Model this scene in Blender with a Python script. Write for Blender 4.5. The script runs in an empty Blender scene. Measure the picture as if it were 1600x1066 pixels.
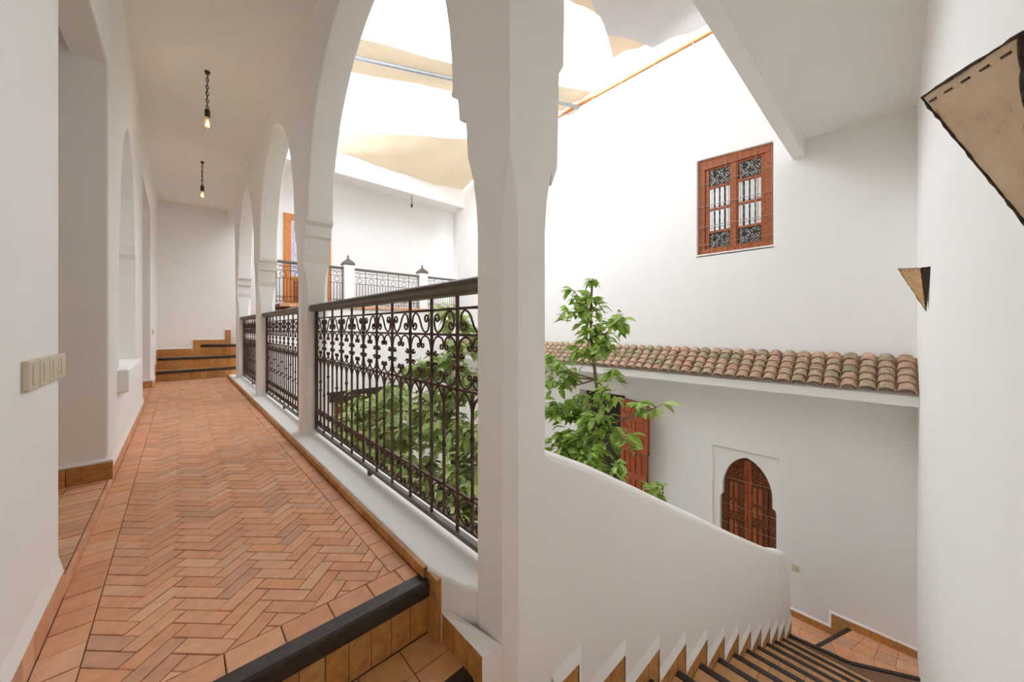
import bpy, bmesh, math, random
from mathutils import Vector, Matrix, Euler
from mathutils.geometry import tessellate_polygon
R = random.Random(7)
sc = bpy.context.scene
COL = sc.collection

# ---------------------------------------------------------------- camera, world, exposure
cam_d = bpy.data.cameras.new('camera'); cam = bpy.data.objects.new('camera', cam_d); COL.objects.link(cam)
cam_d.sensor_width = 36.0; cam_d.lens = 556.7 / 1600 * 36
cam_d.shift_y = -21 / 1600; cam_d.clip_start = 0.02
cam.location = (0, 0, .95)
cam.rotation_euler = (math.pi / 2, 0, -math.radians(43.0476))
sc.camera = cam
w = bpy.data.worlds.new('world'); sc.world = w; w.use_nodes = True
bg = w.node_tree.nodes['Background']; bg.inputs[0].default_value = (.875, .95, 1.055, 1); bg.inputs[1].default_value = 3.0
sc.view_settings.view_transform = 'Standard'; sc.view_settings.look = 'None'
sc.view_settings.exposure = 1.17; sc.view_settings.gamma = 1.0; sc.view_settings.use_curve_mapping = False
sc.cycles.max_bounces = 14; sc.cycles.diffuse_bounces = 8; sc.cycles.transmission_bounces = 8
sc.cycles.use_denoising = True

# ---------------------------------------------------------------- materials
def new_mat(name):
    m = bpy.data.materials.new(name); m.use_nodes = True
    nt = m.node_tree; b = nt.nodes['Principled BSDF']
    return m, nt, b
def N(nt, t, **kw):
    n = nt.nodes.new(t)
    for k, v in kw.items():
        if k.startswith('i_'):
            n.inputs[int(k[2:])].default_value = v
        else: setattr(n, k, v)
    return n
def bump(nt, b, src, strength, dist=.01):
    bp = N(nt, 'ShaderNodeBump'); bp.inputs['Strength'].default_value = strength; bp.inputs['Distance'].default_value = dist
    nt.links.new(src, bp.inputs['Height']); nt.links.new(bp.outputs[0], b.inputs['Normal'])
def noise(nt, scale, detail=4, rough=.55):
    tc = N(nt, 'ShaderNodeNewGeometry')
    n = N(nt, 'ShaderNodeTexNoise'); n.inputs['Scale'].default_value = scale; n.inputs['Detail'].default_value = detail; n.inputs['Roughness'].default_value = rough
    nt.links.new(tc.outputs['Position'], n.inputs['Vector']); return n
def ramp(nt, src, stops):
    r = N(nt, 'ShaderNodeValToRGB'); e = r.color_ramp.elements
    while len(e) < len(stops): e.new(.5)
    for k, (p, c) in enumerate(stops): e[k].position = p; e[k].color = (*c, 1)
    nt.links.new(src, r.inputs[0]); return r
def simple(name, c1, c2, scale=20, rough=.7, bs=.15, spec=.3, metal=0.0, stops=None):
    m, nt, b = new_mat(name); n = noise(nt, scale)
    r = ramp(nt, n.outputs[0], stops or [(.3, c1), (.7, c2)])
    nt.links.new(r.outputs[0], b.inputs['Base Color']); b.inputs['Roughness'].default_value = rough
    b.inputs['Specular IOR Level'].default_value = spec; b.inputs['Metallic'].default_value = metal
    if bs: bump(nt, b, n.outputs[0], bs)
    return m
def varied(name, cols, rough=.6, spec=.35, scale=25, amt=.35, bs=.25, coat=0):
    """each piece takes its own tone from the per-face 'rnd' value plus the object's random number"""
    m, nt, b = new_mat(name)
    at = N(nt, 'ShaderNodeAttribute', attribute_name='rnd'); oi = N(nt, 'ShaderNodeObjectInfo')
    ad = N(nt, 'ShaderNodeMath', operation='ADD'); nt.links.new(at.outputs['Fac'], ad.inputs[0]); nt.links.new(oi.outputs['Random'], ad.inputs[1])
    fr = N(nt, 'ShaderNodeMath', operation='FRACT'); nt.links.new(ad.outputs[0], fr.inputs[0])
    k = len(cols); r = ramp(nt, fr.outputs[0], [(i / (k - 1), c) for i, c in enumerate(cols)])
    n = noise(nt, scale, 6, .6)
    r2 = ramp(nt, n.outputs[0], [(.3, (1 - amt,) * 3), (.65, (1.0, 1.0, 1.0))])
    mx = N(nt, 'ShaderNodeMix', data_type='RGBA', blend_type='MULTIPLY'); mx.inputs[0].default_value = 1
    nt.links.new(r.outputs[0], mx.inputs[6]); nt.links.new(r2.outputs[0], mx.inputs[7])
    nt.links.new(mx.outputs[2], b.inputs['Base Color']); b.inputs['Roughness'].default_value = rough
    b.inputs['Specular IOR Level'].default_value = spec
    if coat: b.inputs['Coat Weight'].default_value = coat; b.inputs['Coat Roughness'].default_value = .25
    if bs: bump(nt, b, n.outputs[0], bs, .004)
    return m
M = {}
M['plaster'] = simple('plaster', (.902, .882, .850), (.916, .898, .868), 2.0, .75, .05, .2)
M['brick'] = varied('terracotta_brick', [(.78, .39, .21), (.83, .45, .26), (.74, .35, .19), (.85, .50, .30), (.66, .36, .23), (.82, .40, .20)], .62, .3, 22, .17)
M['glazed'] = varied('glazed_terracotta', [(.60, .28, .075), (.66, .32, .10), (.52, .23, .06), (.68, .36, .13)], .38, .5, 30, .4, .2)
M['tread'] = varied('tread_tile', [(.70, .37, .15), (.74, .40, .18), (.64, .33, .13)], .4, .5, 14, .25, .15)
M['mortar'] = simple('mortar', (.20, .115, .07), (.27, .16, .10), 60, .95, .2, .1)
M['nosing'] = simple('dark_nosing_wood', (.022, .015, .012), (.05, .034, .026), 40, .42, .3, .45)
M['iron'] = simple('rusty_iron', (.060, .028, .018), (.105, .052, .034), 45, .5, .25, .45, .3)
M['handrail'] = simple('dark_handrail', (.115, .098, .078), (.15, .128, .102), 12, .45, .06, .4)
M['rooftile'] = varied('roof_tile', [(.50, .30, .20), (.58, .37, .26), (.44, .34, .22), (.36, .33, .21), (.55, .36, .25), (.50, .38, .26), (.62, .38, .27), (.47, .37, .24)], .85, .2, 18, .45, .4)
M['redwood'] = simple('varnished_red_wood', (.30, .055, .015), (.45, .11, .03), 14, .35, .1, .5)
M['orangewood'] = simple('orange_wood', (.60, .20, .04), (.72, .28, .07), 9, .4, .1, .4)
M['brownwood'] = simple('carved_brown_wood', (.27, .070, .022), (.44, .135, .045), 24, .45, .5, .4)
M['paledoor'] = simple('pale_lilac_door', (.62, .58, .72), (.70, .66, .78), 9, .5, .05, .3)
M['darkdoor'] = simple('dark_carved_wood', (.10, .028, .010), (.24, .070, .022), 35, .45, .6, .4)
M['metalgrey'] = simple('grey_metal', (.35, .36, .37), (.42, .43, .44), 10, .5, .05, .4, .3)
M['wire'] = simple('pale_iron_wire', (.30, .20, .15), (.45, .34, .28), 40, .5, .1, .4, .4)
M['black'] = simple('black_plastic', (.01, .01, .01), (.02, .02, .02), 10, .4, 0, .4)
M['chain'] = simple('dark_brass_chain', (.05, .04, .02), (.12, .09, .04), 60, .4, 0, .5, .7)
M['ivory'] = simple('ivory_plastic', (.62, .56, .42), (.68, .62, .48), 10, .4, 0, .45)
M['leather'] = simple('parchment_leather', (.45, .30, .17), (.72, .54, .36), 16, .6, .2, .3, stops=[(.30, (.40, .23, .10)), (.40, (.60, .44, .28)), (.72, (.72, .55, .37))])
M['leatherlit'] = simple('leather_painted_glow', (.50, .30, .12), (.66, .42, .20), 16, .55, .3, .3)  # warmer copy of the leather, lamp glow put into the colour
M['seam'] = simple('dark_seam', (.035, .022, .014), (.085, .055, .035), 80, .7, .5, .2)
M['bark'] = simple('bark', (.16, .11, .06), (.28, .20, .12), 40, .85, .4, .2)
M['leaf'] = varied('leaf_green', [(.26, .42, .07), (.38, .57, .10), (.48, .67, .13), (.22, .38, .07), (.58, .72, .20), (.43, .60, .12)], .42, .45, 12, .15, 0)
M['leafpale'] = varied('leaf_pale', [(.27, .40, .09), (.42, .56, .15), (.58, .67, .28), (.23, .36, .09), (.66, .70, .38), (.40, .55, .14)], .45, .45, 12, .15, 0)
M['stone'] = simple('grey_courtyard_paving', (.45, .40, .34), (.55, .50, .43), 6, .8, .2, .2)
M['dark'] = simple('interior_shade', (.05, .04, .035), (.07, .055, .045), 4, .9, 0, .1)  # near-black, the shade of unlit rooms put into the colour
M['fixture'] = simple('galvanised_pin', (.5, .47, .42), (.6, .57, .5), 10, .5, 0, .4)
for nm in ('leaf', 'leafpale'):
    m = M[nm]; nt = m.node_tree; b = nt.nodes['Principled BSDF']
    tr = N(nt, 'ShaderNodeBsdfTranslucent'); mx = N(nt, 'ShaderNodeMixShader'); mx.inputs[0].default_value = .36
    src = b.inputs['Base Color'].links[0].from_socket
    nt.links.new(src, tr.inputs[0]); nt.links.new(b.outputs[0], mx.inputs[1]); nt.links.new(tr.outputs[0], mx.inputs[2])
    nt.links.new(mx.outputs[0], nt.nodes['Material Output'].inputs[0])
def cloth(name, c, t):
    m, nt, b = new_mat(name); n = noise(nt, 1.6, 3)
    r = ramp(nt, n.outputs[0], [(.3, tuple(x * .92 for x in c)), (.7, c)])
    d = N(nt, 'ShaderNodeBsdfDiffuse'); tr = N(nt, 'ShaderNodeBsdfTranslucent'); mx = N(nt, 'ShaderNodeMixShader'); mx.inputs[0].default_value = t
    nt.links.new(r.outputs[0], d.inputs[0]); nt.links.new(r.outputs[0], tr.inputs[0])
    nt.links.new(d.outputs[0], mx.inputs[1]); nt.links.new(tr.outputs[0], mx.inputs[2]); nt.links.new(mx.outputs[0], nt.nodes['Material Output'].inputs[0])
    return m
M['sail'] = cloth('cream_sail', (.70, .57, .40), .08)
M['sailgrey'] = cloth('pale_sail', (.68, .64, .62), .08)
M['sailtan'] = cloth('tan_sail', (.62, .46, .31), .10)
def glassy(name, col, rough=.05):
    m, nt, b = new_mat(name); b.inputs['Base Color'].default_value = (*col, 1); b.inputs['Roughness'].default_value = rough
    b.inputs['Specular IOR Level'].default_value = .6; return m
M['pane'] = glassy('reflective_glass', (.62, .63, .64), .04); M['pane'].node_tree.nodes['Principled BSDF'].inputs['Metallic'].default_value = .9
m, nt, b = new_mat('bulb_glass'); b.inputs['Base Color'].default_value = (1, .86, .66, 1); b.inputs['Transmission Weight'].default_value = 1; b.inputs['Roughness'].default_value = .02; b.inputs['IOR'].default_value = 1.15; M['bulb'] = m
m, nt, b = new_mat('filament'); b.inputs['Base Color'].default_value = (.9, .5, .15, 1); b.inputs['Emission Color'].default_value = (1, .55, .18, 1); b.inputs['Emission Strength'].default_value = 1.2; M['filament'] = m

# ---------------------------------------------------------------- builders
WL = {}
def wloc(p): return WL.get(p.name, Vector((0, 0, 0))) if p else Vector((0, 0, 0))
def props(o, label=None, cat=None, group=None, kind=None):
    for k, v in (('label', label), ('category', cat), ('group', group), ('kind', kind)):
        if v: o[k] = v
    return o
def thing(name, label, cat, loc=(0, 0, 0), group=None):
    o = bpy.data.objects.new(name, None); COL.objects.link(o); o.location = loc; o.empty_display_size = .1
    WL[o.name] = Vector(loc); return props(o, label, cat, group)
def link(name, me, mat, parent=None, loc=None, rot=None, scale=None):
    if mat and not me.materials: me.materials.append(M[mat])
    o = bpy.data.objects.new(name, me); COL.objects.link(o)
    if parent: o.parent = parent
    W = Vector(loc) if loc is not None else Vector((0, 0, 0))
    WL[o.name] = W if loc is not None else wloc(parent)
    o.location = (W - wloc(parent)) if loc is not None else (0, 0, 0)
    if rot is not None: o.rotation_euler = rot
    if scale is not None: o.scale = scale
    return o
class MB:
    def __init__(s): s.v = []; s.f = []; s.r = []
    def face(s, pts, r=0.0):
        n = len(s.v); s.v += [tuple(p) for p in pts]; s.f.append(tuple(range(n, n + len(pts)))); s.r.append(r)
    def add(s, vs, fs, r=0.0):
        n = len(s.v); s.v += [tuple(p) for p in vs]; s.f += [tuple(i + n for i in f) for f in fs]; s.r += [r] * len(fs)
    def box(s, a, b, r=0.0):
        (x0, y0, z0), (x1, y1, z1) = a, b
        s.add([(x0, y0, z0), (x1, y0, z0), (x1, y1, z0), (x0, y1, z0), (x0, y0, z1), (x1, y0, z1), (x1, y1, z1), (x0, y1, z1)],
              [(0, 3, 2, 1), (4, 5, 6, 7), (0, 1, 5, 4), (1, 2, 6, 5), (2, 3, 7, 6), (3, 0, 4, 7)], r)
    def prism(s, poly, org, u, v, n, h, ins=.003, r=0.0):
        """convex polygon (CCW seen from +n) raised by h along n, with a small chamfer round its top"""
        k = len(poly); c = (sum(p[0] for p in poly) / k, sum(p[1] for p in poly) / k)
        def P(p, q): return tuple(org[i] + u[i] * p[0] + v[i] * p[1] + n[i] * q for i in range(3))
        top = []
        for p in poly:
            dx, dy = c[0] - p[0], c[1] - p[1]; d = math.hypot(dx, dy) or 1; t = min(ins * 1.5 / d, .45); top.append((p[0] + dx * t, p[1] + dy * t))
        vs = [P(p, 0) for p in poly] + [P(p, h - ins * .7) for p in poly] + [P(p, h) for p in top]
        fs = [tuple(range(2 * k, 3 * k))]
        for i in range(k):
            j = (i + 1) % k; fs += [(i, j, k + j, k + i), (k + i, k + j, 2 * k + j, 2 * k + i)]
        s.add(vs, fs, r)
    def tube(s, path, rad, sides=6, cap=True, r=0.0):
        path = [Vector(p) for p in path]; n0 = len(s.v); L = len(path)
        rads = rad if isinstance(rad, (list, tuple)) else [rad] * L
        t = (path[1] - path[0]).normalized(); a = Vector((0, 0, 1)) if abs(t.z) < .9 else Vector((1, 0, 0))
        nrm = t.cross(a).normalized()
        for i, p in enumerate(path):
            t = (path[min(i + 1, L - 1)] - path[max(i - 1, 0)])
            t = t.normalized() if t.length > 1e-9 else Vector((0, 0, 1))
            nrm = (nrm - t * nrm.dot(t)); nrm = nrm.normalized() if nrm.length > 1e-6 else t.orthogonal().normalized()
            bn = t.cross(nrm)
            for k in range(sides):
                an = 2 * math.pi * k / sides
                s.v.append(tuple(p + (nrm * math.cos(an) + bn * math.sin(an)) * rads[i]))
        for i in range(L - 1):
            for k in range(sides):
                a0 = n0 + i * sides + k; a1 = n0 + i * sides + (k + 1) % sides
                s.f.append((a0, a1, a1 + sides, a0 + sides)); s.r.append(r)
        if cap:
            s.f.append(tuple(n0 + k for k in reversed(range(sides)))); s.r.append(r)
            s.f.append(tuple(n0 + (L - 1) * sides + k for k in range(sides))); s.r.append(r)
    def lathe(s, prof, c, sides=12, r=0.0):
        n0 = len(s.v)
        for (rr, z) in prof:
            for k in range(sides):
                an = 2 * math.pi * k / sides; s.v.append((c[0] + rr * math.cos(an), c[1] + rr * math.sin(an), c[2] + z))
        for i in range(len(prof) - 1):
            for k in range(sides):
                a0 = n0 + i * sides + k; a1 = n0 + i * sides + (k + 1) % sides
                s.f.append((a0, a1, a1 + sides, a0 + sides)); s.r.append(r)
        s.f.append(tuple(n0 + k for k in reversed(range(sides)))); s.r.append(r)
        s.f.append(tuple(n0 + (len(prof) - 1) * sides + k for k in range(sides))); s.r.append(r)
    def mesh(s, name, off=(0, 0, 0), smooth=False, fix=False):
        me = bpy.data.meshes.new(name)
        me.from_pydata([(a - off[0], b - off[1], c - off[2]) for a, b, c in s.v], [], s.f)
        if any(s.r):
            at = me.attributes.new('rnd', 'FLOAT', 'FACE'); at.data.foreach_set('value', s.r)
        if fix:
            bm = bmesh.new(); bm.from_mesh(me); bmesh.ops.remove_doubles(bm, verts=bm.verts, dist=1e-5)
            bmesh.ops.recalc_face_normals(bm, faces=bm.faces); bm.to_mesh(me); bm.free()
        if smooth: me.shade_smooth()
        me.update(); return me
    def build(s, name, mat, parent=None, smooth=False, fix=False, bevel=0, seg=2):
        o = link(name, s.mesh(name, wloc(parent), smooth, fix), mat, parent)
        if bevel: add_bevel(o, bevel, seg)
        return o
def add_bevel(o, wd, seg=2):
    b = o.modifiers.new('bevel', 'BEVEL'); b.width = wd; b.segments = seg; b.limit_method = 'ANGLE'; b.angle_limit = math.radians(35); b.use_clamp_overlap = True
def bevel_edges(o, wd, seg, pick):
    """round only the sharp edges whose ends both satisfy pick(co)"""
    me = o.data; bm = bmesh.new(); bm.from_mesh(me)
    lay_ = bm.edges.layers.float.get('bevel_weight_edge') or bm.edges.layers.float.new('bevel_weight_edge')
    for e in bm.edges:
        if len(e.link_faces) == 2 and e.calc_face_angle(0) > math.radians(35) and pick(e.verts[0].co) and pick(e.verts[1].co): e[lay_] = 1.0
    bm.to_mesh(me); bm.free()
    b = o.modifiers.new('bevel', 'BEVEL'); b.width = wd; b.segments = seg; b.limit_method = 'WEIGHT'; b.use_clamp_overlap = True
def wall(loops, axis, a, b):
    """polygon with holes in the plane of (s, z), extruded from a to b along the axis 'X' or 'Y' -> MB"""
    mb = MB(); flat = [p for l in loops for p in l]
    tris = tessellate_polygon([[Vector((p[0], p[1], 0)) for p in l] for l in loops])
    def P(p, q): return (q, p[0], p[1]) if axis == 'X' else (p[0], q, p[1])
    n = len(flat); mb.v = [P(p, a) for p in flat] + [P(p, b) for p in flat]
    mb.f = [tuple(t) for t in tris] + [tuple(i + n for i in reversed(t)) for t in tris]
    o = 0
    for l in loops:
        k = len(l)
        for i in range(k): j = (i + 1) % k; mb.f.append((o + i, o + j, o + j + n, o + i + n))
        o += k
    mb.r = [0.0] * len(mb.f); return mb
def wall_obj(name, loops, axis, a, b, mat='plaster', parent=None, bevel=.012, seg=2, structure=True):
    me_b = wall(loops, axis, a, b); o = me_b.build(name, mat, parent, fix=True)
    if bevel:
        add_bevel(o, bevel, seg)
    if structure and not parent: o['kind'] = 'structure'
    return o
def clip(poly, x0, x1, y0, y1):
    def cut(P, f, g):
        out = []
        for i in range(len(P)):
            a, b = P[i], P[(i + 1) % len(P)]; fa, fb = f(a), f(b)
            if fa >= 0: out.append(a)
            if (fa >= 0) != (fb >= 0): t = fa / (fa - fb); out.append((a[0] + (b[0] - a[0]) * t, a[1] + (b[1] - a[1]) * t))
        return out
    for f in (lambda p: p[0] - x0, lambda p: x1 - p[0], lambda p: p[1] - y0, lambda p: y1 - p[1]):
        poly = cut(poly, f, None)
        if len(poly) < 3: return []
    return poly
def area(p): return abs(sum(p[i][0] * p[(i + 1) % len(p)][1] - p[(i + 1) % len(p)][0] * p[i][1] for i in range(len(p)))) / 2
XU, YU, ZU = (1, 0, 0), (0, 1, 0), (0, 0, 1)
def rectp(x0, x1, y0, y1): return [(x0, y0), (x1, y0), (x1, y1), (x0, y1)]

CEIL = 3.40
XL, XA, XA2 = -.31, .757, .957         # left wall face, arcade inner and outer face
YE = 9.60                              # corridor end wall
XW = 5.95                              # tall courtyard wall
YR = -.18                              # wall beside the camera
GZ = -3.05                             # courtyard ground

# ================================================================ SETTING
# ---- corridor floor
floor = wall([rectp(-.34, .70, 1.215, 8.80)], 'Y', 0, 1) if False else MB()
floor.box((-.36, 1.205, -.45), (.76, 9.2, -.006))
floor = floor.build('floor', 'mortar'); floor['kind'] = 'structure'
HX0, HX1, HY0, HY1 = -.203, .598, 1.335, 8.745
cells = []
W_, n_ = .052, 3; ca = math.cos(math.pi / 4)
for k in range(-40, 160):
    for mm in range(-40, 40):
        for hv in (0, 1):
            if hv == 0: x, y, a, b_ = k + 2 * n_ * mm, k, n_, 1
            else: x, y, a, b_ = k + n_ + 2 * n_ * mm, k - n_ + 1, 1, n_
            g = .035; P = [(x + g, y + g), (x + a - g, y + g), (x + a - g, y + b_ - g), (x + g, y + b_ - g)]
            P = [(W_ * (p - q) * ca + .13, W_ * (p + q) * ca - .4) for p, q in P]
            cx = sum(p[0] for p in P) / 4; cy = sum(p[1] for p in P) / 4
            if cx < HX0 - .1 or cx > HX1 + .1 or cy < HY0 - .1 or cy > HY1 + .1: continue
            P = clip(P, HX0 + .0015, HX1 - .0015, HY0 + .0015, HY1)
            if P and area(P) > .0004: cells.append((cy, P))
cells.sort(key=lambda t: t[0])
rest = MB()
for i, (cy, P) in enumerate(cells):
    r = R.random() or .01; h = .006 + R.uniform(-.0012, .0012); tgt = MB() if i < 300 else rest
    tgt.prism(P, (0, 0, -.006), XU, YU, ZU, h, .0015, r)
    if i < 300: tgt.build('brick', 'brick', floor)
props(rest.build('brick_paving', 'brick', floor), kind='stuff')
def lay(parent, name, mat, x0, x1, y0, y1, z, nx, ny, gap=.002, h=.006, jit=.0012, axis_shift=0):
    for i in range(nx):
        for j in range(ny):
            a0 = x0 + (x1 - x0) * i / nx; a1 = x0 + (x1 - x0) * (i + 1) / nx
            b0 = y0 + (y1 - y0) * j / ny; b1 = y0 + (y1 - y0) * (j + 1) / ny
            m_ = MB(); m_.prism(rectp(a0 + gap, a1 - gap, b0 + gap, b1 - gap), (0, 0, z - h), XU, YU, ZU, h + R.uniform(-jit, jit), .0015, R.random())
            m_.build(name, mat, parent)
y = 1.335
while y < 8.72:                                                   # border courses
    y2 = min(y + R.uniform(.095, .125), 8.745)
    for (a, c) in ((-.298, HX0), (HX1, .672)):
        m_ = MB(); m_.prism([(a + .0015, y + .0015), (c - .0015, y + .0015), (c - .0015, y2 - .0015), (a + .0015, y2 - .0015)], (0, 0, -.006), XU, YU, ZU, .006 + R.uniform(-.001, .001), .0015, R.random())
        m_.build('brick', 'brick', floor)
    y = y2
x = -.298
while x < .66:                                                    # course behind the nosing
    x2 = min(x + R.uniform(.11, .16), .672)
    if x2 > .62: x2 = .672
    m_ = MB(); m_.prism(rectp(x + .002, x2 - .002, 1.245, 1.333), (0, 0, -.006), XU, YU, ZU, .006, .002, R.random()); m_.build('brick', 'brick', floor); x = x2

# ---- left wall with two doorways and a niche
def arch_pts(y0, y1, zs, za, n=16, point=.12):
    c = (y0 + y1) / 2; h = (y1 - y0) / 2; out = []
    for i in range(n + 1):
        t = math.pi * i / n; cs = math.cos(t); sn = math.sin(t)
        out.append((c + h * cs * (1 - .0 * sn), zs + (za - zs) * (sn ** .92 * (1 - point) + point * (1 - abs(cs)))))
    return out                                                     # from y1 round to y0
D1, D2, NI = (2.01, 3.22), (5.96, 7.63), (3.74, 5.10)
loopL = [(-.2, -.7), (D1[0], -.7), (D1[0], 2.53), (D1[1], 2.53), (D1[1], -.7), (D2[0], -.7), (D2[0], 2.72), (D2[1], 2.72), (D2[1], -.7), (YE + .2, -.7), (YE + .2, CEIL + .1), (-.2, CEIL + .1)]
hole = [(NI[0], .62), (NI[1], .62), (NI[1], 1.62), (NI[1] - .05, 1.66), (NI[1] - .05, 1.70)] + arch_pts(NI[0] + .08, NI[1] - .08, 1.74, 2.62, 18) + [(NI[0] + .05, 1.70), (NI[0] + .05, 1.66), (NI[0], 1.62)]
wl = wall_obj('wall_left', [loopL, hole], 'X', XL, XL - .15, bevel=0)
bevel_edges(wl, .014, 2, lambda c: abs(c.x - XL) < .001)
m_ = MB(); m_.box((XL - .24, NI[0] - .1, .4), (XL - .13, NI[1] + .1, 2.8)); m_.build('niche_back', 'plaster', wl)
m_ = MB(); m_.box((XL - .14, NI[0] - .12, .50), (XL + .055, NI[1] - .28, .66)); m_.build('niche_sill', 'plaster', wl, fix=True, bevel=.012)
# rooms glimpsed through the doorways
for k, (a, b_, hh) in enumerate((D1 + (2.80,), D2 + (2.95,))):
    m_ = MB(); x0 = XL - 1.7
    for bx in (((x0, a - .12, -.2), (XL - .15, a, hh)), ((x0, b_, -.2), (XL - .15, b_ + .12, hh)), ((x0 - .1, a - .12, -.2), (x0, b_ + .12, hh)), ((x0 - .1, a - .12, hh), (XL - .15, b_ + .12, hh + .1))): m_.box(*bx)
    o = m_.build('wall_room', 'plaster'); o['kind'] = 'structure'
    fl = MB(); fl.box((x0, a, -.15), (XL + .005, b_, .038)); fo = fl.build('floor_room', 'mortar'); fo['kind'] = 'structure'
    if k == 0: lay(fo, 'brick', 'brick', XL - .92, XL + .0, a, b_, .044, 6, 20)
    else: lay(fo, 'brick', 'brick', XL - .6, XL + .0, a, b_, .044, 4, 14)
# ---- end wall, ceiling, wall beside the camera
we = wall_obj('wall_end', [rectp(-.5, 1.02, -.3, CEIL + .1)], 'Y', YE, YE + .2, bevel=0)
m_ = MB(); m_.box((-.6, -.4, CEIL), (XA + .01, YE + .2, CEIL + .25)); m_.box((XA + .005, -.4, CEIL), (XW + .2, .90, CEIL + .25))
c_ = m_.build('ceiling', 'plaster'); c_['kind'] = 'structure'
m_ = MB(); m_.box((-.6, YR - .2, -3.4), (XW + .2, YR, CEIL + .1)); o = m_.build('wall_right', 'plaster'); o['kind'] = 'structure'

# ---- arcade: spandrel wall with three arches, four shafts
COLS = [(.82, 1.02), (3.375, 3.565), (5.735, 5.92), (8.045, 8.235)]
low = [(.82, 1.50)]
for i in range(3):
    y0, y1 = COLS[i][1], COLS[i + 1][0]
    side = [(0, 1.50), (.022, 1.56), (.034, 1.70), (.075, 1.715), (.085, 1.80), (.125, 1.825), (.132, 1.86)]
    low += [(y0 + d, z) for d, z in side]
    c = (y0 + y1) / 2; h = (y1 - y0) / 2 - .135
    for k in range(1, 32):
        t = math.pi * (1 - k / 32); cs, sn = math.cos(t), math.sin(t)
        low.append((c + h * cs, 1.86 + (3.16 - 1.86) * (.90 * sn ** .95 + .10 * (1 - abs(cs)))))
    low += [(y1 - d, z) for d, z in reversed(side)]
low += [(8.235, 1.50), (8.26, 1.70), (8.30, 1.80), (8.34, 2.3), (8.45, 2.8), (8.62, 3.1), (YE, 3.15)]
wa = wall_obj('wall_arcade', [low + [(YE, 5.5), (.82, 5.5)]], 'X', XA, XA2, bevel=0)  # top raised out of view to cut skylight on the tall wall
bevel_edges(wa, .016, 3, lambda c: c.z > 1.84)
for i, (y0, y1) in enumerate(COLS):
    zb = -.45 if i == 0 else 0.0; rings = []
    for z, c in ((zb, .036), (1.28, .036), (1.38, .027), (1.46, .012), (1.50, .0)):
        rings.append([(XA + c, y0, z), (XA2 - c, y0, z), (XA2, y0 + c, z), (XA2, y1 - c, z), (XA2 - c, y1, z), (XA + c, y1, z), (XA, y1 - c, z), (XA, y0 + c, z)])
    m_ = MB(); vs = [p for r_ in rings for p in r_]
    m_.add(vs, [(a * 8 + k, a * 8 + (k + 1) % 8, a * 8 + 8 + (k + 1) % 8, a * 8 + 8 + k) for a in range(4) for k in range(8)])
    m_.build('column', 'plaster', wa)
cp = [(XA2 + .01, 8.75), (.688, 8.75), (.688, 1.215), (.702, 1.13), (.732, 1.03), (.765, .985), (XA2 - .03, .985), (XA2 - .03, 1.03), (XA2 + .01, 1.03)]
m_ = MB(); k = len(cp); tr_ = tessellate_polygon([[Vector((a, b, 0)) for a, b in cp]])
m_.add([(a, b, -.5) for a, b in cp] + [(a, b, .042) for a, b in cp], [tuple(t) for t in tr_] + [tuple(i + k for i in t) for t in tr_] + [(i, (i + 1) % k, (i + 1) % k + k, i + k) for i in range(k)])
m_.build('curb', 'plaster', wa, fix=True, bevel=.014, seg=3)
m_ = MB(); m_.box((XA + .01, 1.0, GZ - .1), (XA2, 8.7, -.4)); m_.build('wall_base', 'plaster', wa)
# ---- beam over the stairwell (springs from the first column, dies into the tall wall)
pts = [(XA2, 1.45), (XA2 + .030, 1.52), (XA2 + .040, 1.86), (XA2 + .065, 1.90), (XA2 + .070, 2.12)]
for k in range(1, 15):
    t = math.pi / 2 * k / 14; pts.append((XA2 + .06 + 1.25 * (1 - math.cos(t)), 2.12 + 1.05 * math.sin(t)))
pts += [(3.5, 3.175), (4.6, 3.165), (XW + .01, 3.18), (XW + .01, CEIL + .02), (XA2, CEIL + .02)]
tb = wall_obj('trim_1', [pts], 'Y', .82, .945, bevel=0)
for v in tb.data.vertices: v.co.y -= .035 * (v.co.x - XA2) / (XW - XA2)
wall_obj('wall_sky_block', [rectp(XA2 + .001, XW, CEIL, 5.5)], 'Y', .83, .95, bevel=0)  # unseen wall, added to keep direct sky off the tall wall
# ---- stair parapet
TOP = [(XA2 + .001, .512), (1.09, .45), (1.225, .385), (1.42, .28), (1.60, .185), (1.82, .065), (2.04, -.055), (2.35, -.22), (2.67, -.395), (3.15, -.655), (3.66, -.925), (4.02, -1.115), (4.32, -1.27), (4.55, -1.385), (4.75, -1.47), (4.92, -1.55), (5.05, -1.64), (5.15, -1.77), (5.20, -1.92)]
wp = wall_obj('wall_stair', [[(XA + .037, -3.2), (5.22, -3.2)] + list(reversed(TOP)) + [(XA + .037, .53)]], 'Y', .8195, .965, bevel=0)
bevel_edges(wp, .045, 4, lambda c: c.x > XA + .05 and c.z > -3.1)
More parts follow.
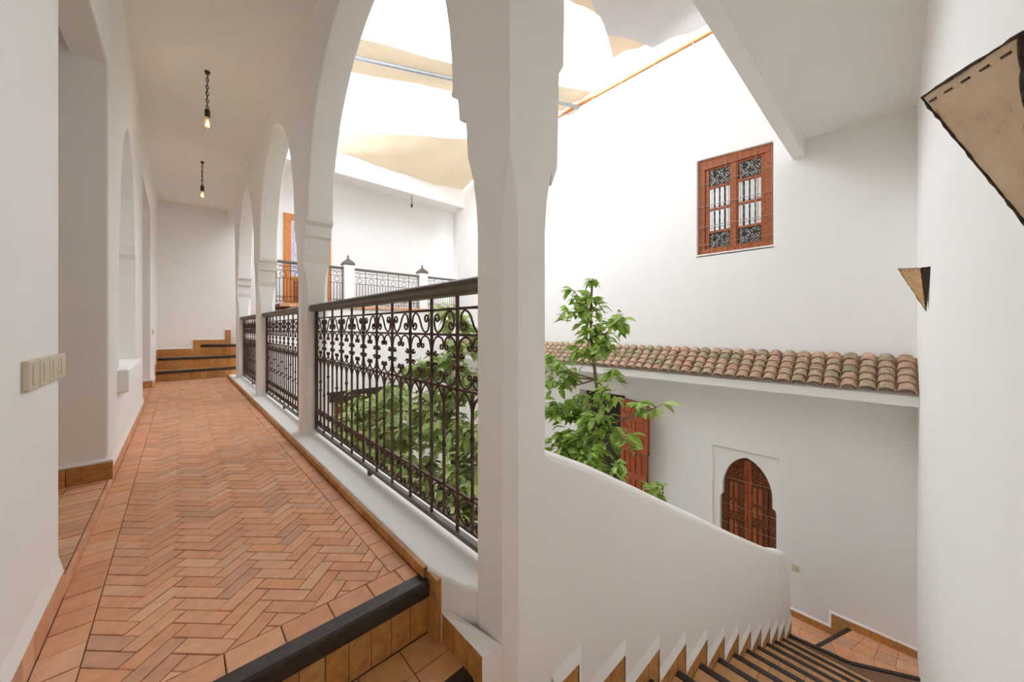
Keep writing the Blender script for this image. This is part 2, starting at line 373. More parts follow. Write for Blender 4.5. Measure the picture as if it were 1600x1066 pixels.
# ---- tall courtyard wall with the two window openings
WIN = (1.126, 2.109, 2.075, 3.535)
AW = (1.065, 1.88, -.842)                                          # sunk frame of the arched window
def horseshoe(grow=0.0):
    g = grow; L = [(1.097 - g, -2.75), (1.097 - g, -1.62), (1.105 - g, -1.575), (1.140 - g, -1.545), (1.140 - g, -1.42)]
    c = 1.448; h = .308 + g
    for k in range(1, 16):
        t = math.pi * k / 16; L.append((c - h * math.cos(t), -1.42 + (.49 + g) * (.86 * math.sin(t) + .14 * (1 - abs(math.cos(t))))))
    L += [(1.756 + g, -1.42), (1.756 + g, -1.545), (1.786 + g, -1.575), (1.791 + g, -1.62), (1.791 + g, -2.75)]
    return L
DO = (3.35, 4.35, -3.05, -.30)
outer = [(YR - .1, -3.3), (8.75, -3.3), (8.75, 5.46), (YR - .1, 5.46)]
hw = [(WIN[0], WIN[2]), (WIN[1], WIN[2]), (WIN[1], WIN[3] + .03), (WIN[0], WIN[3] - .03)]
ha = [(AW[0], -2.78), (AW[1], -2.78), (AW[1], AW[2]), (AW[0], AW[2])]
hd = [(DO[0], DO[2] + .02), (DO[1], DO[2] + .02), (DO[1], DO[3]), (DO[0], DO[3])]
wf = wall_obj('wall_far', [outer, hw, ha, hd], 'X', XW, XW + .25, bevel=.012)
hs = horseshoe()
m_ = wall([[(AW[0] - .02, -2.80), (AW[1] + .02, -2.80), (AW[1] + .02, AW[2] + .02), (AW[0] - .02, AW[2] + .02)], hs], 'X', XW + .03, XW + .14)
o = m_.build('arch_surround', 'plaster', wf, fix=True); add_bevel(o, .008)
m_ = MB(); m_.box((XW + .24, 3.1, -3.3), (XW + 1.2, 4.7, .1)); m_.build('room_shade_block', 'dark', wf)  # solid block filling the doorway, room shade put into its colour
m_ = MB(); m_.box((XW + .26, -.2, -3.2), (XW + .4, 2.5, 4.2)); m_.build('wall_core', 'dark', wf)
# ---- courtyard floor
m_ = MB(); m_.box((XA - .4, .5, GZ - .3), (XW + 1.2, 9.0, GZ)); o = m_.build('floor_courtyard', 'stone'); o['kind'] = 'structure'
# ---- back of the courtyard
YB = 8.60
wb = wall_obj('wall_back', [[(XA2 - .02, -3.2), (8.0, -3.2), (8.0, 1.40), (1.75, 1.40), (1.45, 1.22), (XA2 - .02, .72)]], 'Y', YB, YB + .16, bevel=.01)
m_ = wall([rectp(.95, 6.55, .3, 4.75)], 'Y', YE, YE + .2); o = m_.build('wall_balcony', 'plaster', fix=True); o['kind'] = 'structure'
aw = [(8.62, 1.45), (9.30, 1.45), (9.30, 3.10), (9.24, 3.10), (9.24, 3.20)] + [(8.93 + .31 * math.cos(math.pi * k / 14), 3.20 + .48 * math.sin(math.pi * k / 14)) for k in range(1, 14)] + [(8.62, 3.20)]
wall_obj('wall_side', [rectp(8.3, YE + .1, 1.2, 4.75), aw], 'X', 6.40, 6.60, bevel=.012)
m_ = MB(); m_.box((7.4, 8.0, 1.2), (7.5, YE + .2, 4.75)); m_.box((6.5, YE, 1.2), (7.5, YE + .2, 4.75)); o = m_.build('wall_passage', 'plaster'); o['kind'] = 'structure'
m_ = MB(); m_.box((XA2 - .02, 8.36, 4.36), (7.6, 8.50, 4.86)); o = m_.build('trim_2', 'plaster', fix=True, bevel=.012); o['kind'] = 'structure'
m_ = MB(); m_.box((XA2 - .02, 8.42, 4.60), (7.6, YE + .2, 4.80)); o = m_.build('ceiling_balcony', 'plaster'); o['kind'] = 'structure'
m_ = MB(); m_.box((1.5, YB - .03, 1.385), (7.5, YE + .05, 1.445)); bf = m_.build('floor_balcony', 'mortar'); bf['kind'] = 'structure'
x = 1.5
while x < 6.4:
    m_ = MB(); m_.prism(rectp(x + .003, x + .147, 1.39, 1.455), (0, YB - .03, 0), XU, ZU, (0, -1, 0), .012, .002, R.random()); m_.build('brick', 'brick', bf); x += .15

# ================================================================ BASEBOARDS
def vtile(parent, s0, s1, z0, z1, axis, pos, out, name='brick', mat='glazed', t=.014, gap=.0015):
    """upright tile on a wall; axis 'X': wall plane x=pos (s along y), out = +1/-1 side it faces"""
    m_ = MB(); pl = rectp(s0 + gap, s1 - gap, z0, z1)
    if axis == 'X':
        if out > 0: m_.prism(pl, (pos, 0, 0), YU, ZU, XU, t, .002, R.random())
        else: m_.prism([(-a, b) for a, b in reversed(pl)][::1], (pos, 0, 0), (0, -1, 0), ZU, (-1, 0, 0), t, .002, R.random())
    else:
        if out < 0: m_.prism(pl, (0, pos, 0), XU, ZU, (0, -1, 0), t, .002, R.random())
        else: m_.prism([(-a, b) for a, b in reversed(pl)], (0, pos, 0), (-1, 0, 0), ZU, YU, t, .002, R.random())
    return m_.build(name, mat, parent)
def lip(name, parent, bottom, top, mat='plaster'):
    m_ = MB()
    for i in range(len(bottom) - 1): m_.face([bottom[i], bottom[i + 1], top[i + 1], top[i]])
    return m_.build(name, mat, parent, fix=False)
bl = MB(); segs = [(1.21, D1[0]), (D1[1], D2[0]), (D2[1], 8.80)]
for a, b_ in segs: bl.box((XL - .01, a, 0), (XL + .002, b_, .088))
bl = bl.build('baseboard_left', 'mortar'); bl['kind'] = 'structure'
for a, b_ in segs:
    y = a
    while y < b_ - .02:
        y2 = min(y + R.uniform(.09, .14), b_); y2 = b_ if b_ - y2 < .04 else y2
        vtile(bl, y, y2, 0, .088, 'X', XL - .002, 1, mat='brick'); y = y2
    q = XL + .011
    lip('plaster_lip', bl, [(q, a, .088), (q, b_, .088)], [(XL - .002, a, .150), (XL - .002, b_, .150)])
    for yy, sg in ((a, -1), (b_, 1)):
        m_ = MB(); m_.face([(q, yy, .088), (XL - .002, yy, .150), (XL - .002, yy, .088)]); m_.build('plaster_lip', 'plaster', bl)
for (a, b_) in (D1, D2):                                           # far jamb bases, thresholds
    for i in range(4): vtile(bl, XL - .7 + i * .18, XL - .7 + (i + 1) * .18, .04, .145, 'Y', b_ + .002, -1, t=.03)
    m_ = MB(); m_.box((XL - .7, b_ - .026, .145), (XL + .02, b_ + .01, .165)); m_.build('plaster_lip', 'plaster', bl, fix=True, bevel=.008)
    y = a
    while y < b_ - .03: y2 = min(y + .12, b_); vtile(bl, y, y2, -.004, .044, 'X', XL + .003, 1, mat='brick', t=.01); y = y2
br = MB(); br.box((.676, 1.21, -.004), (.690, 8.75, .040)); br = br.build('baseboard_right', 'mortar'); br['kind'] = 'structure'
y = 1.21
while y < 8.74:
    y2 = min(y + R.uniform(.12, .17), 8.75); vtile(br, y, y2, 0, .042, 'X', .687, -1, t=.014); y = y2
# ================================================================ NEAR STEPS AND LANDING
st = thing('entry_steps', 'two shallow terracotta steps with black wooden nosing dropping from the brick corridor floor', 'steps', (.2, 1.2, -.4))
m_ = MB(); m_.box((XL + .001, .955, -.6), (.70, 1.204, -.208)); m_.box((XL + .001, YR + .001, -.7), (XA - .003, .955, -.408)); m_.box((XA - .003, YR + .001, -.7), (XA2 - .002, .818, -.408)); m_.build('step_body', 'mortar', st)
def nosing(parent, a, b, z, dirv, wd=.05, hh=.045):
    m_ = MB(); ax, ay = a; bx, by = b; dx, dy = dirv
    prof = [(-.030, 0), (wd - .038, 0), (wd - .030, -.008), (wd - .030, -hh), (-.030, -hh)]
    rings = [[(x + dx * p, y + dy * p, z + .004 + q) for p, q in prof] for x, y in (a, b)]
    k = len(prof); m_.add(rings[0] + rings[1], [tuple(range(k)), tuple(range(2 * k - 1, k - 1, -1))] + [(i, i + k, (i + 1) % k + k, (i + 1) % k) for i in range(k)])
    return m_.build('nosing', 'nosing', parent, fix=True, bevel=.004)
nosing(st, (XL - .0, 1.215), (.688, 1.215), 0, (0, -1), .062, .06)
nosing(st, (XL - .0, .965), (.715, .965), -.2, (0, -1), .062, .05)
for i in range(14): vtile(st, XL + i * .0712, XL + (i + 1) * .0712, -.2, -.055, 'Y', 1.214, -1, 'riser_tile', t=.012)
for i in range(14): vtile(st, XL + i * .073, XL + (i + 1) * .073, -.4, -.25, 'Y', .958, -1, 'riser_tile', t=.012)
for i in range(7):
    a = -.298 + i * .145; b_ = min(a + .145, .71)
    for (p, q) in ((.995, 1.085), (1.085, 1.20)):
        m_ = MB(); m_.prism(rectp(a + .002, b_ - .002, p + .002, q - .002), (0, 0, -.208), XU, YU, ZU, .008, .002, R.random()); m_.build('tread_tile', 'tread', st)
for i in range(8):
    for j in range(7):
        m_ = MB(); a = -.30 + i * .15; p = YR + j * .157
        m_.prism(rectp(a + .002, a + .148, p + .002, min(p + .155, .945)), (0, 0, -.408), XU, YU, ZU, .008, .002, R.random()); m_.build('tread_tile', 'tread', st)
# skirting beside the steps, on the plinth of the first column
sk = MB(); sk.box((.712, .90, -.40), (.765, 1.12, -.12)); sk = sk.build('baseboard_column', 'mortar'); sk['kind'] = 'structure'
for (a, b_, z0, z1) in ((1.13, 1.213, -.2, .03), (1.05, 1.13, -.2, -.095), (.97, 1.05, -.2, -.095), (.89, .97, -.4, -.1)):
    vtile(sk, a, b_, z0, z1, 'X', .704 if a > 1.1 else .722, -1, t=.020)
lip('plaster_lip', sk, [(.702, 1.132, -.095), (.702, .89, -.095), (.702, .89, -.4)],
    [(.703, 1.132, -.070), (.758, .86, -.070), (.758, .855, -.4)])

# ================================================================ MAIN STAIRCASE
NX, NZ = (lambda k: .984 + .336 * k), (lambda k: -.40 - .1775 * k)
stair = thing('staircase', 'long flight of terracotta steps with dark wooden nosings descending beside the white parapet', 'stairs', (3.0, .3, -2.0))
prof = [(XA2, NZ(0) - .3), (XA2, NZ(0) - .01)]
for k in range(12): prof += [(NX(k), NZ(k) - .01), (NX(k), NZ(k + 1) - .01)]
prof += [(NX(12) - .04, NZ(12) - .01), (NX(12) - .04, -3.2), (2.2, -3.2), (XA2, -1.3)]
wall(([prof]), 'Y', YR + .002, .818).build('step_body', 'mortar', stair, fix=True)
for k in range(12):
    nosing(stair, (NX(k), YR + .002), (NX(k), .806), NZ(k), (1, 0))
    x0, x1, z = NX(k) + .022, NX(k + 1) - .03, NZ(k + 1)
    for j in range(6):
        a = YR + j * .1645
        for (p, q) in ((x0, (x0 + x1) / 2), ((x0 + x1) / 2, x1)):
            m_ = MB(); m_.prism(rectp(p + .0015, q - .0015, a + .0015, a + .163), (0, 0, z - .011), XU, YU, ZU, .011 + R.uniform(-.001, .001), .002, R.random()); m_.build('tread_tile', 'tread', stair)
# winders at the foot
def poly_tile(parent, name, poly, z, mat, h=.012):
    m_ = MB(); m_.prism(poly, (0, 0, z - h), XU, YU, ZU, h, .002, R.random()); return m_.build(name, mat, parent)
pA, pM, pZ = (5.055, .82), (5.10, .31), (5.37, YR)
m_ = MB()
def slabp(mb, poly, z0, z1):
    k = len(poly); mb.add([(a, b, z0) for a, b in poly] + [(a, b, z1) for a, b in poly], [tuple(reversed(range(k))), tuple(range(k, 2 * k))] + [(i, (i + 1) % k, (i + 1) % k + k, i + k) for i in range(k)])
slabp(m_, [(NX(11) + .3, YR), pZ, pM, pA, (NX(11) + .3, .82)], -3.2, NZ(12) - .01)
slabp(m_, [pZ, (XW, YR), (XW, .36), (5.36, .598), (5.36, .70), (5.0, .70)], -3.2, -2.715)
slabp(m_, [(5.0, .5), (XW, .33), (XW, 1.0), (5.0, 1.0)], -3.2, -2.888)
m_.build('winder_body', 'mortar', stair, fix=True)
nosing(stair, pA, pM, NZ(12), (1, -.04)); nosing(stair, pM, pZ, NZ(12), (.87, .48))
nosing(stair, (5.24, .645), (XW - .002, .365), -2.705, (.38, .92))
for poly, z in (([pZ, (5.66, YR), (5.6, .15), (5.23, .07)], -2.703), ([(5.66, YR), (XW, YR), (XW, .10), (5.6, .15)], -2.703), ([(5.23, .07), (5.6, .15), (5.55, .50), (5.13, .33)], -2.703), ([(5.6, .15), (XW, .10), (XW, .335), (5.55, .50)], -2.703), ([(5.13, .33), (5.55, .50), (5.3, .60), (5.11, .60)], -2.703)):
    c = (sum(p[0] for p in poly) / 4, sum(p[1] for p in poly) / 4)
    for i in range(4):                                            # each quarter its own tile
        a, b_, d = poly[i], poly[(i + 1) % 4], poly[(i + 3) % 4]
        ma = ((a[0] + b_[0]) / 2, (a[1] + b_[1]) / 2); md = ((a[0] + d[0]) / 2, (a[1] + d[1]) / 2)
        q = [a, ma, c, md]; cc = (sum(p[0] for p in q) / 4, sum(p[1] for p in q) / 4)
        poly_tile(stair, 'tread_tile', [(p[0] + (cc[0] - p[0]) * .02, p[1] + (cc[1] - p[1]) * .02) for p in q], z, 'brick')
for i in range(4):
    for j in range(2):
        x0 = 5.28 + i * .165; y0 = .66 + j * .15 - i * .07 * (1 - j)
        poly_tile(stair, 'tread_tile', [(x0, y0), (x0 + .161, y0 - .06 * (1 - j)), (x0 + .161, .66 + (j + 1) * .15 - .003), (x0, .66 + (j + 1) * .15 - .003)], -2.877, 'brick')
# stepped skirting on the parapet
sp = MB(); sp.box((1.0, .822, -.55), (1.05, .83, -.5)); sp = sp.build('baseboard_stair', 'mortar'); sp['kind'] = 'structure'
bot, top = [(XA2 + .0, .803, NZ(0) + .09)], [(XA2 + .0, .821, NZ(0) + .135)]
for k in range(13):
    a = NX(k - 1) + .112; z = NZ(k)
    if k > 0:
        vtile(sp, a, a + .112, z, z + .09, 'Y', .822, -1, t=.016); vtile(sp, a + .112, NX(k), z, z + .09, 'Y', .822, -1, t=.016)
    else: vtile(sp, XA2, NX(0), z, z + .09, 'Y', .822, -1, t=.016)
    e = NX(k) + .112
    if k < 12: vtile(sp, NX(k), e, NZ(k + 1), z + .09, 'Y', .822, -1, t=.016)
    else: e = 5.20; vtile(sp, NX(k), e, -2.70, z + .09, 'Y', .822, -1, t=.016)
    bot += [(e, .803, z + .09), (e, .803, NZ(k + 1) + .09)]; top += [(e + .038, .821, z + .135), (e + .038, .821, NZ(k + 1) + .135)]
bot = bot[:-1]; top = top[:-1]
lip('plaster_lip', sp, bot, top)
# skirting on the tall wall at the foot of the stairs
sf = MB(); sf.box((XW - .004, YR, -2.70), (XW + .004, .5, -2.64)); sf = sf.build('baseboard_far', 'mortar'); sf['kind'] = 'structure'
for (a, b_, z0, z1) in ((YR, .0, -2.705, -2.61), (.0, .18, -2.705, -2.61), (.18, .36, -2.705, -2.61), (.36, .53, -2.88, -2.61), (.53, .72, -2.88, -2.79), (.72, .95, -2.88, -2.79)):
    vtile(sf, a, b_, z0, z1, 'X', XW + .002, -1, t=.018)
lip('plaster_lip', sf, [(XW - .016, YR, -2.61), (XW - .016, .53, -2.61), (XW - .016, .53, -2.79), (XW - .016, .95, -2.79)], [(XW, YR, -2.585), (XW, .555, -2.585), (XW, .555, -2.765), (XW, .95, -2.765)])

# ================================================================ STEPS AT THE CORRIDOR END
es = thing('winding_steps', 'three winding terracotta steps with black nosings at the far end of the corridor', 'steps', (.3, 8.9, 0))
lines = [((XL + .001, 8.80), (1.0, 8.90), .175), ((XL + .001, 9.25), (1.0, 9.05), .385), ((.33, YE - .001), (1.0, 9.22), .60), ((.94, YE - .001), (1.0, 9.5), .81)]
for i, (a, b_, z) in enumerate(lines):
    m_ = MB(); slabp(m_, [a, b_, (1.0, YE - .001), (a[0], YE - .001)] if a[1] < YE - .01 else [a, b_, (1.0, YE - .001)], z - .215 if i else -.05, z - .006); m_.build('step_body', 'tread', es, fix=True)
    d = Vector((b_[1] - a[1], -(b_[0] - a[0]))).normalized()
    nosing(es, a, b_, z, (d.x, d.y), .055, .05)
    L = math.hypot(b_[0] - a[0], b_[1] - a[1]); u = ((b_[0] - a[0]) / L, (b_[1] - a[1]) / L, 0); k = max(2, round(L / .085))
    for j in range(k):
        m_ = MB(); m_.prism(rectp(L * j / k + .001, L * (j + 1) / k - .001, (z - .21) if i else 0, z - .042), (a[0], a[1], 0), u, ZU, (d.x, d.y, 0), .008, .002, R.random()); m_.build('riser_tile', 'glazed', es)
for i in range(4):
    x0 = 1.0 + i * .25; m_ = MB(); m_.box((x0, YB + .162, .6), (x0 + .26, YE - .001, .97 + i * .14)); m_.build('step_body', 'tread', es)
ske = MB(); ske.box((-.2, YE - .004, .39), (.9, YE + .004, .45)); ske = ske.build('baseboard_end', 'mortar'); ske['kind'] = 'structure'
for (a, b_, z0, z1, n) in ((XL, .20, .385, .53, 5), (.20, .33, .385, .70, 1), (.33, .70, .60, .70, 3), (.70, .80, .60, .90, 1)):
    for j in range(n): vtile(ske, a + (b_ - a) * j / n, a + (b_ - a) * (j + 1) / n, z0, z1, 'Y', YE + .002, -1, t=.016)
lip('plaster_lip', ske, [(XL, YE - .014, .53), (.20, YE - .014, .53), (.20, YE - .014, .70), (.70, YE - .014, .70), (.70, YE - .014, .90), (.80, YE - .014, .90)], [(XL, YE, .56), (.165, YE, .56), (.165, YE, .73), (.665, YE, .73), (.665, YE, .93), (.80, YE, .93)])
for (a, b_, z0, z1) in ((8.74, 8.83, 0, .20), (8.83, 9.0, .175, .29), (9.0, 9.15, .175, .29), (9.15, 9.27, .175, .45), (9.27, 9.43, .385, .53), (9.43, YE, .385, .53)): vtile(bl, a, b_, z0, z1, 'X', XL - .002, 1, t=.016)

# ================================================================ CORRIDOR RAILINGS
def spiral(c, r0, r1, a0, a1, n=10):
    return [(c[0] + (r0 + (r1 - r0) * i / n) * math.cos(a0 + (a1 - a0) * i / n), c[1] + (r0 + (r1 - r0) * i / n) * math.sin(a0 + (a1 - a0) * i / n)) for i in range(n + 1)]
def tube_mesh(name, pts2, rad, sides=5):
    """flat curve in (y, z) -> tube mesh about the origin"""
    mb = MB(); mb.tube([(0, p, q) for p, q in pts2], rad, sides); me = mb.mesh(name, smooth=True); me.materials.append(M['iron']); return me
PW = .2136
pi = math.pi
# S scroll of the top band: curl high at the left, sweep, curl low at the right (cell .107 wide half, .11 high)
def s_scroll(w, h):
    a = spiral((-.30 * w, .16 * h), .05 * h, .26 * h, -pi * 1.2, pi * .75, 12)
    b = [(-q, -r) for q, r in reversed(a)]
    return a + [( -.50 * w * .96, .0)] * 0 + [(-.12 * w, -.05 * h)] * 0 + b
def bez(p, n=10):
    out = []
    for i in range(n + 1):
        t = i / n; a = [(1 - t) ** 3, 3 * t * (1 - t) ** 2, 3 * t * t * (1 - t), t ** 3]
        out.append((sum(a[k] * p[k][0] for k in range(4)), sum(a[k] * p[k][1] for k in range(4))))
    return out
def s_shape(w, h):
    c1 = (-.30 * w, .10 * h)
    cur = spiral(c1, .03, .022, -pi * 1.3, -pi * 1.3, 1)[:0]
    curl = [(c1[0] + r_ * math.cos(an), c1[1] + r_ * math.sin(an)) for r_, an in ((.006, -1.0), (.010, 0.2), (.014, 1.2), (.017, 2.2), (.020, 3.2), (.026, 4.1))]
    curl = [(c1[0] - (p - c1[0]), q) for p, q in curl]
    body = bez([(-.02 * w, .05 * h), (.04 * w, .62 * h), (-.44 * w, .66 * h), (-.47 * w, .12 * h)], 8)
    half = list(reversed(body))
    return None
def curl_to(center, r_out, a_start, turns, n=9, shrink=.28):
    """spiral from the outside in"""
    return [(center[0] + r_out * (1 - (1 - shrink) * i / n) * math.cos(a_start + turns * 2 * pi * i / n), center[1] + r_out * (1 - (1 - shrink) * i / n) * math.sin(a_start + turns * 2 * pi * i / n)) for i in range(n + 1)]
w, h = PW, .108
c1 = (-.27 * w, -.14 * h); c2 = (.27 * w, .14 * h)
topS = list(reversed(curl_to(c1, .024, pi, 1.1))) + bez([(c1[0] - .024, c1[1]), (-.42 * w, .58 * h), (-.12 * w, .62 * h), (0, 0)], 7)[1:] + bez([(0, 0), (.12 * w, -.62 * h), (.42 * w, -.58 * h), (c2[0] + .024, c2[1])], 7)[1:] + curl_to(c2, .024, 0, 1.1)[1:]
h = .228
cB = (-.13 * w, .235 * h)
quarterB = list(reversed(curl_to((-.33 * w, .13 * h), .015, -.3, -.85, 7))) + bez([(-.33 * w + .015, .12 * h), (-.34 * w, .035 * h), (-.47 * w, .06 * h), (-.47 * w, .18 * h)], 4)[1:] + bez([(-.47 * w, .14 * h), (-.46 * w, .42 * h), (-.30 * w, .47 * h), (-.20 * w, .46 * h)], 5)[1:] + bez([(-.20 * w, .46 * h), (-.05 * w, .45 * h), (-.01 * w, .36 * h), (-.03 * w, .28 * h)], 4)[1:] + curl_to((-.10 * w, .27 * h), .016, 0, -.9, 7)[1:]
h = .122
halfD = list(reversed(curl_to((-.17 * w, .28 * h), .017, 0, 1.0, 7))) + bez([(-.17 * w + .017, .28 * h), (-.10 * w, .52 * h), (-.45 * w, .52 * h), (-.45 * w, 0)], 6)[1:] + bez([(-.45 * w, 0), (-.45 * w, -.52 * h), (-.10 * w, -.52 * h), (-.17 * w + .017, -.28 * h)], 6)[1:] + curl_to((-.17 * w, -.28 * h), .017, 0, -1.0, 7)[1:]
archC = bez([(0, -.085), (0, -.01), (-.02 * w, -.004), (-.04 * w, -.004)], 1)[:0] + bez([(-.02 * w, -.13), (-.02 * w, -.03), (-.26 * w, .0), (-.47 * w, -.0)], 1)[:0] + bez([(0, -.12), (-.0 * w, -.03), (-.18 * w, -.004), (-.30 * w, -.002)], 7)
ME = dict(S=tube_mesh('scroll_s', topS, .0048), B=tube_mesh('scroll_c', quarterB, .0046), D=tube_mesh('scroll_d', halfD, .0046), C=tube_mesh('scroll_arch', archC, .0045))
mb = MB(); mb.lathe([(.004, -.012), (.0105, -.007), (.0115, 0), (.0105, .007), (.004, .012)], (0, 0, 0), 6); ME['K'] = mb.mesh('collar', smooth=True); ME['K'].materials.append(M['iron'])
XR = .857
ZA = dict(top=1.03, b2=.919, b3=.69, b4=.257, bot=.128, base=.083)
def railing(y0, y1, label, n):
    t = thing('iron_railing', label, 'railing', (XR, (y0 + y1) / 2, .042), 'wrought iron railings under the arches')
    pw = (y1 - y0 - .05) / n; ys = [y0 + .025 + pw * i for i in range(n + 1)]; sy = pw / PW
    # moulded hand rail
    prof = [(-.050, 1.094), (-.056, 1.102), (-.056, 1.112), (-.046, 1.117), (-.046, 1.121), (-.053, 1.128), (-.053, 1.136), (-.040, 1.143), (.040, 1.143), (.053, 1.136), (.053, 1.128), (.046, 1.121), (.056, 1.112), (.056, 1.102), (.050, 1.094), (.03, 1.086), (-.03, 1.086)]
    m_ = MB(); k = len(prof); ya, yb = y0 - .012, y1 + .012
    m_.add([(XR + p, ya, q) for p, q in prof] + [(XR + p, yb, q) for p, q in prof], [tuple(range(k)), tuple(range(2 * k - 1, k - 1, -1))] + [(i, i + k, (i + 1) % k + k, (i + 1) % k) for i in range(k)])
    m_.build('handrail', 'handrail', t, fix=True)
    for z in (ZA['top'], ZA['b2'], ZA['b3'], ZA['b4'], ZA['bot']):
        m_ = MB(); m_.box((XR - .005, y0 + .01, z - .0055), (XR + .005, y1 - .01, z + .0055)); m_.build('crossbar', 'iron', t)
    m_ = MB(); m_.box((XR - .013, y0 - .005, ZA['base'] - .008), (XR + .013, y1 + .005, ZA['base'] + .012)); m_.build('base_rail', 'handrail', t)
    for yy in (y0 + .012, y1 - .012):
        m_ = MB(); m_.box((XR - .011, yy - .011, ZA['base']), (XR + .011, yy + .011, 1.088)); m_.build('end_post', 'iron', t)
    m_ = MB(); m_.box((XR - .011, (y0 + y1) / 2 - .011, .040), (XR + .011, (y0 + y1) / 2 + .011, ZA['base'])); m_.build('foot', 'iron', t)
    mb = MB(); mb.box((-.0055, -.0055, ZA['base']), (.0055, .0055, 1.088)); mainm = mb.mesh('bar'); mainm.materials.append(M['iron'])
    mb = MB(); mb.box((-.005, -.005, ZA['bot']), (.005, .005, ZA['b3'] - .005)); secm = mb.mesh('bar'); secm.materials.append(M['iron'])
    for i in range(1, n): link('bar', mainm, None, t, (XR, ys[i], 0))
    for i in range(n):
        c = (ys[i] + ys[i + 1]) / 2; f_ = 1 if i % 2 else -1
        link('bar', secm, None, t, (XR, c, 0))
        link('scroll', ME['S'], None, t, (XR, c, (ZA['top'] + ZA['b2']) / 2), scale=(1, f_ * sy, 1))
        for a in (1, -1):
            for b_ in (1, -1): link('scroll', ME['B'], None, t, (XR, c, (ZA['b2'] + ZA['b3']) / 2), scale=(1, a * sy, b_))
            link('scroll', ME['D'], None, t, (XR, c, (ZA['b4'] + ZA['bot']) / 2), scale=(1, a * sy, 1))
            link('scroll', ME['C'], None, t, (XR, c, ZA['b3'] - .006), scale=(1, a * sy, 1))
            link('scroll', ME['C'], None, t, (XR, c + a * pw / 2, ZA['b3'] - .006), scale=(1, a * sy, 1))
        for z in (.43, .56 if i % 2 else .50): link('collar', ME['K'], None, t, (XR, c, z))
        if i:
            for z in (.40, ZA['b3'], ZA['b2'], ZA['b4']): link('collar', ME['K'], None, t, (XR, ys[i], z))
    return t
railing(1.02, 3.375, 'longest scrolled iron railing with dark handrail, nearest arch, plants behind it', 11)
railing(3.565, 5.735, 'scrolled iron railing with dark handrail in the middle arch of the corridor', 10)
railing(5.92, 8.045, 'scrolled iron railing in the farthest corridor arch beside the winding steps', 10)

# ================================================================ BALCONY POSTS AND RAILINGS
def post(x, label):
    t = thing('balcony_post', label, 'post', (x, YB, 1.45), 'white balcony posts')
    m_ = MB(); m_.box((x - .115, YB - .03, 1.44), (x + .115, YB + .19, 2.405)); m_.build('shaft', 'plaster', t, fix=True, bevel=.012)
    m_ = MB(); m_.lathe([(.165, 0), (.175, .02), (.165, .05), (.120, .09), (.06, .13), (.022, .165), (.018, .185), (.028, .20), (.018, .215), (.004, .25)], (x, YB + .08, 2.40), 4)
    # turn the four-sided cap square to the post
    m_.v = [(x + (a - x) * math.cos(pi / 4) - (b - YB - .08) * math.sin(pi / 4), YB + .08 + (a - x) * math.sin(pi / 4) + (b - YB - .08) * math.cos(pi / 4), c) for a, b, c in m_.v]
    m_.build('cap', 'handrail', t)
post(2.875, 'white balcony post with dark onion cap, left of the two across the courtyard')
post(4.79, 'white balcony post with dark onion cap, right of the two across the courtyard')
mb = MB(); mb.tube([(.058 * math.cos(2 * pi * k / 12), 0, .058 * math.sin(2 * pi * k / 12)) for k in range(13)], .006, 4, False); RING = mb.mesh('ring'); RING.materials.append(M['iron'])
mb = MB(); mb.tube([(.04 * math.cos(2 * pi * k / 8) - .02, 0, .03 * math.sin(2 * pi * k / 8)) for k in range(6)], .005, 4, False); HOOK = mb.mesh('scroll'); HOOK.materials.append(M['iron'])
mb = MB(); mb.box((-.005, -.005, 1.50), (.005, .005, 1.98)); BARS = mb.mesh('bar'); BARS.materials.append(M['iron'])
mb = MB(); mb.box((-.006, -.006, 1.46), (.006, .006, 2.30)); BARL = mb.mesh('bar'); BARL.materials.append(M['iron'])
def balcony_rail(x0, x1, label):
    t = thing('balcony_railing', label, 'railing', ((x0 + x1) / 2, YB + .06, 1.45), 'iron balcony railings across the courtyard')
    yy = YB + .06
    m_ = MB(); m_.box((x0, yy - .035, 2.29), (x1, yy + .035, 2.345)); m_.build('handrail', 'handrail', t, fix=True, bevel=.01)
    for z in (2.245, 2.145, 1.98, 1.60, 1.50):
        m_ = MB(); m_.box((x0, yy - .005, z - .006), (x1, yy + .005, z + .006)); m_.build('crossbar', 'iron', t)
    n = max(2, round((x1 - x0) / .27)); p = (x1 - x0) / n
    for i in range(n + 1): link('bar', BARL, None, t, (min(max(x0 + p * i, x0 + .01), x1 - .01), yy, 0))
    for i in range(n):
        c = x0 + p * (i + .5); link('ring', RING, None, t, (c, yy, 2.062)); link('bar', BARS, None, t, (c, yy, 0))
        for s_ in (-1, 1):
            link('scroll', HOOK, None, t, (c + s_ * .06, yy, 2.195), scale=(s_, 1, 1)); link('scroll', HOOK, None, t, (c + s_ * .05, yy, 1.55), scale=(s_, 1, 1))
            link('bar', BARS, None, t, (c + s_ * p * .25, yy, 0))
balcony_rail(1.45, 2.758, 'iron balcony railing in front of the orange door, left of both capped posts')
balcony_rail(2.992, 4.673, 'iron balcony railing with ring band between the two capped posts')
balcony_rail(4.907, 6.395, 'iron balcony railing right of both capped posts')

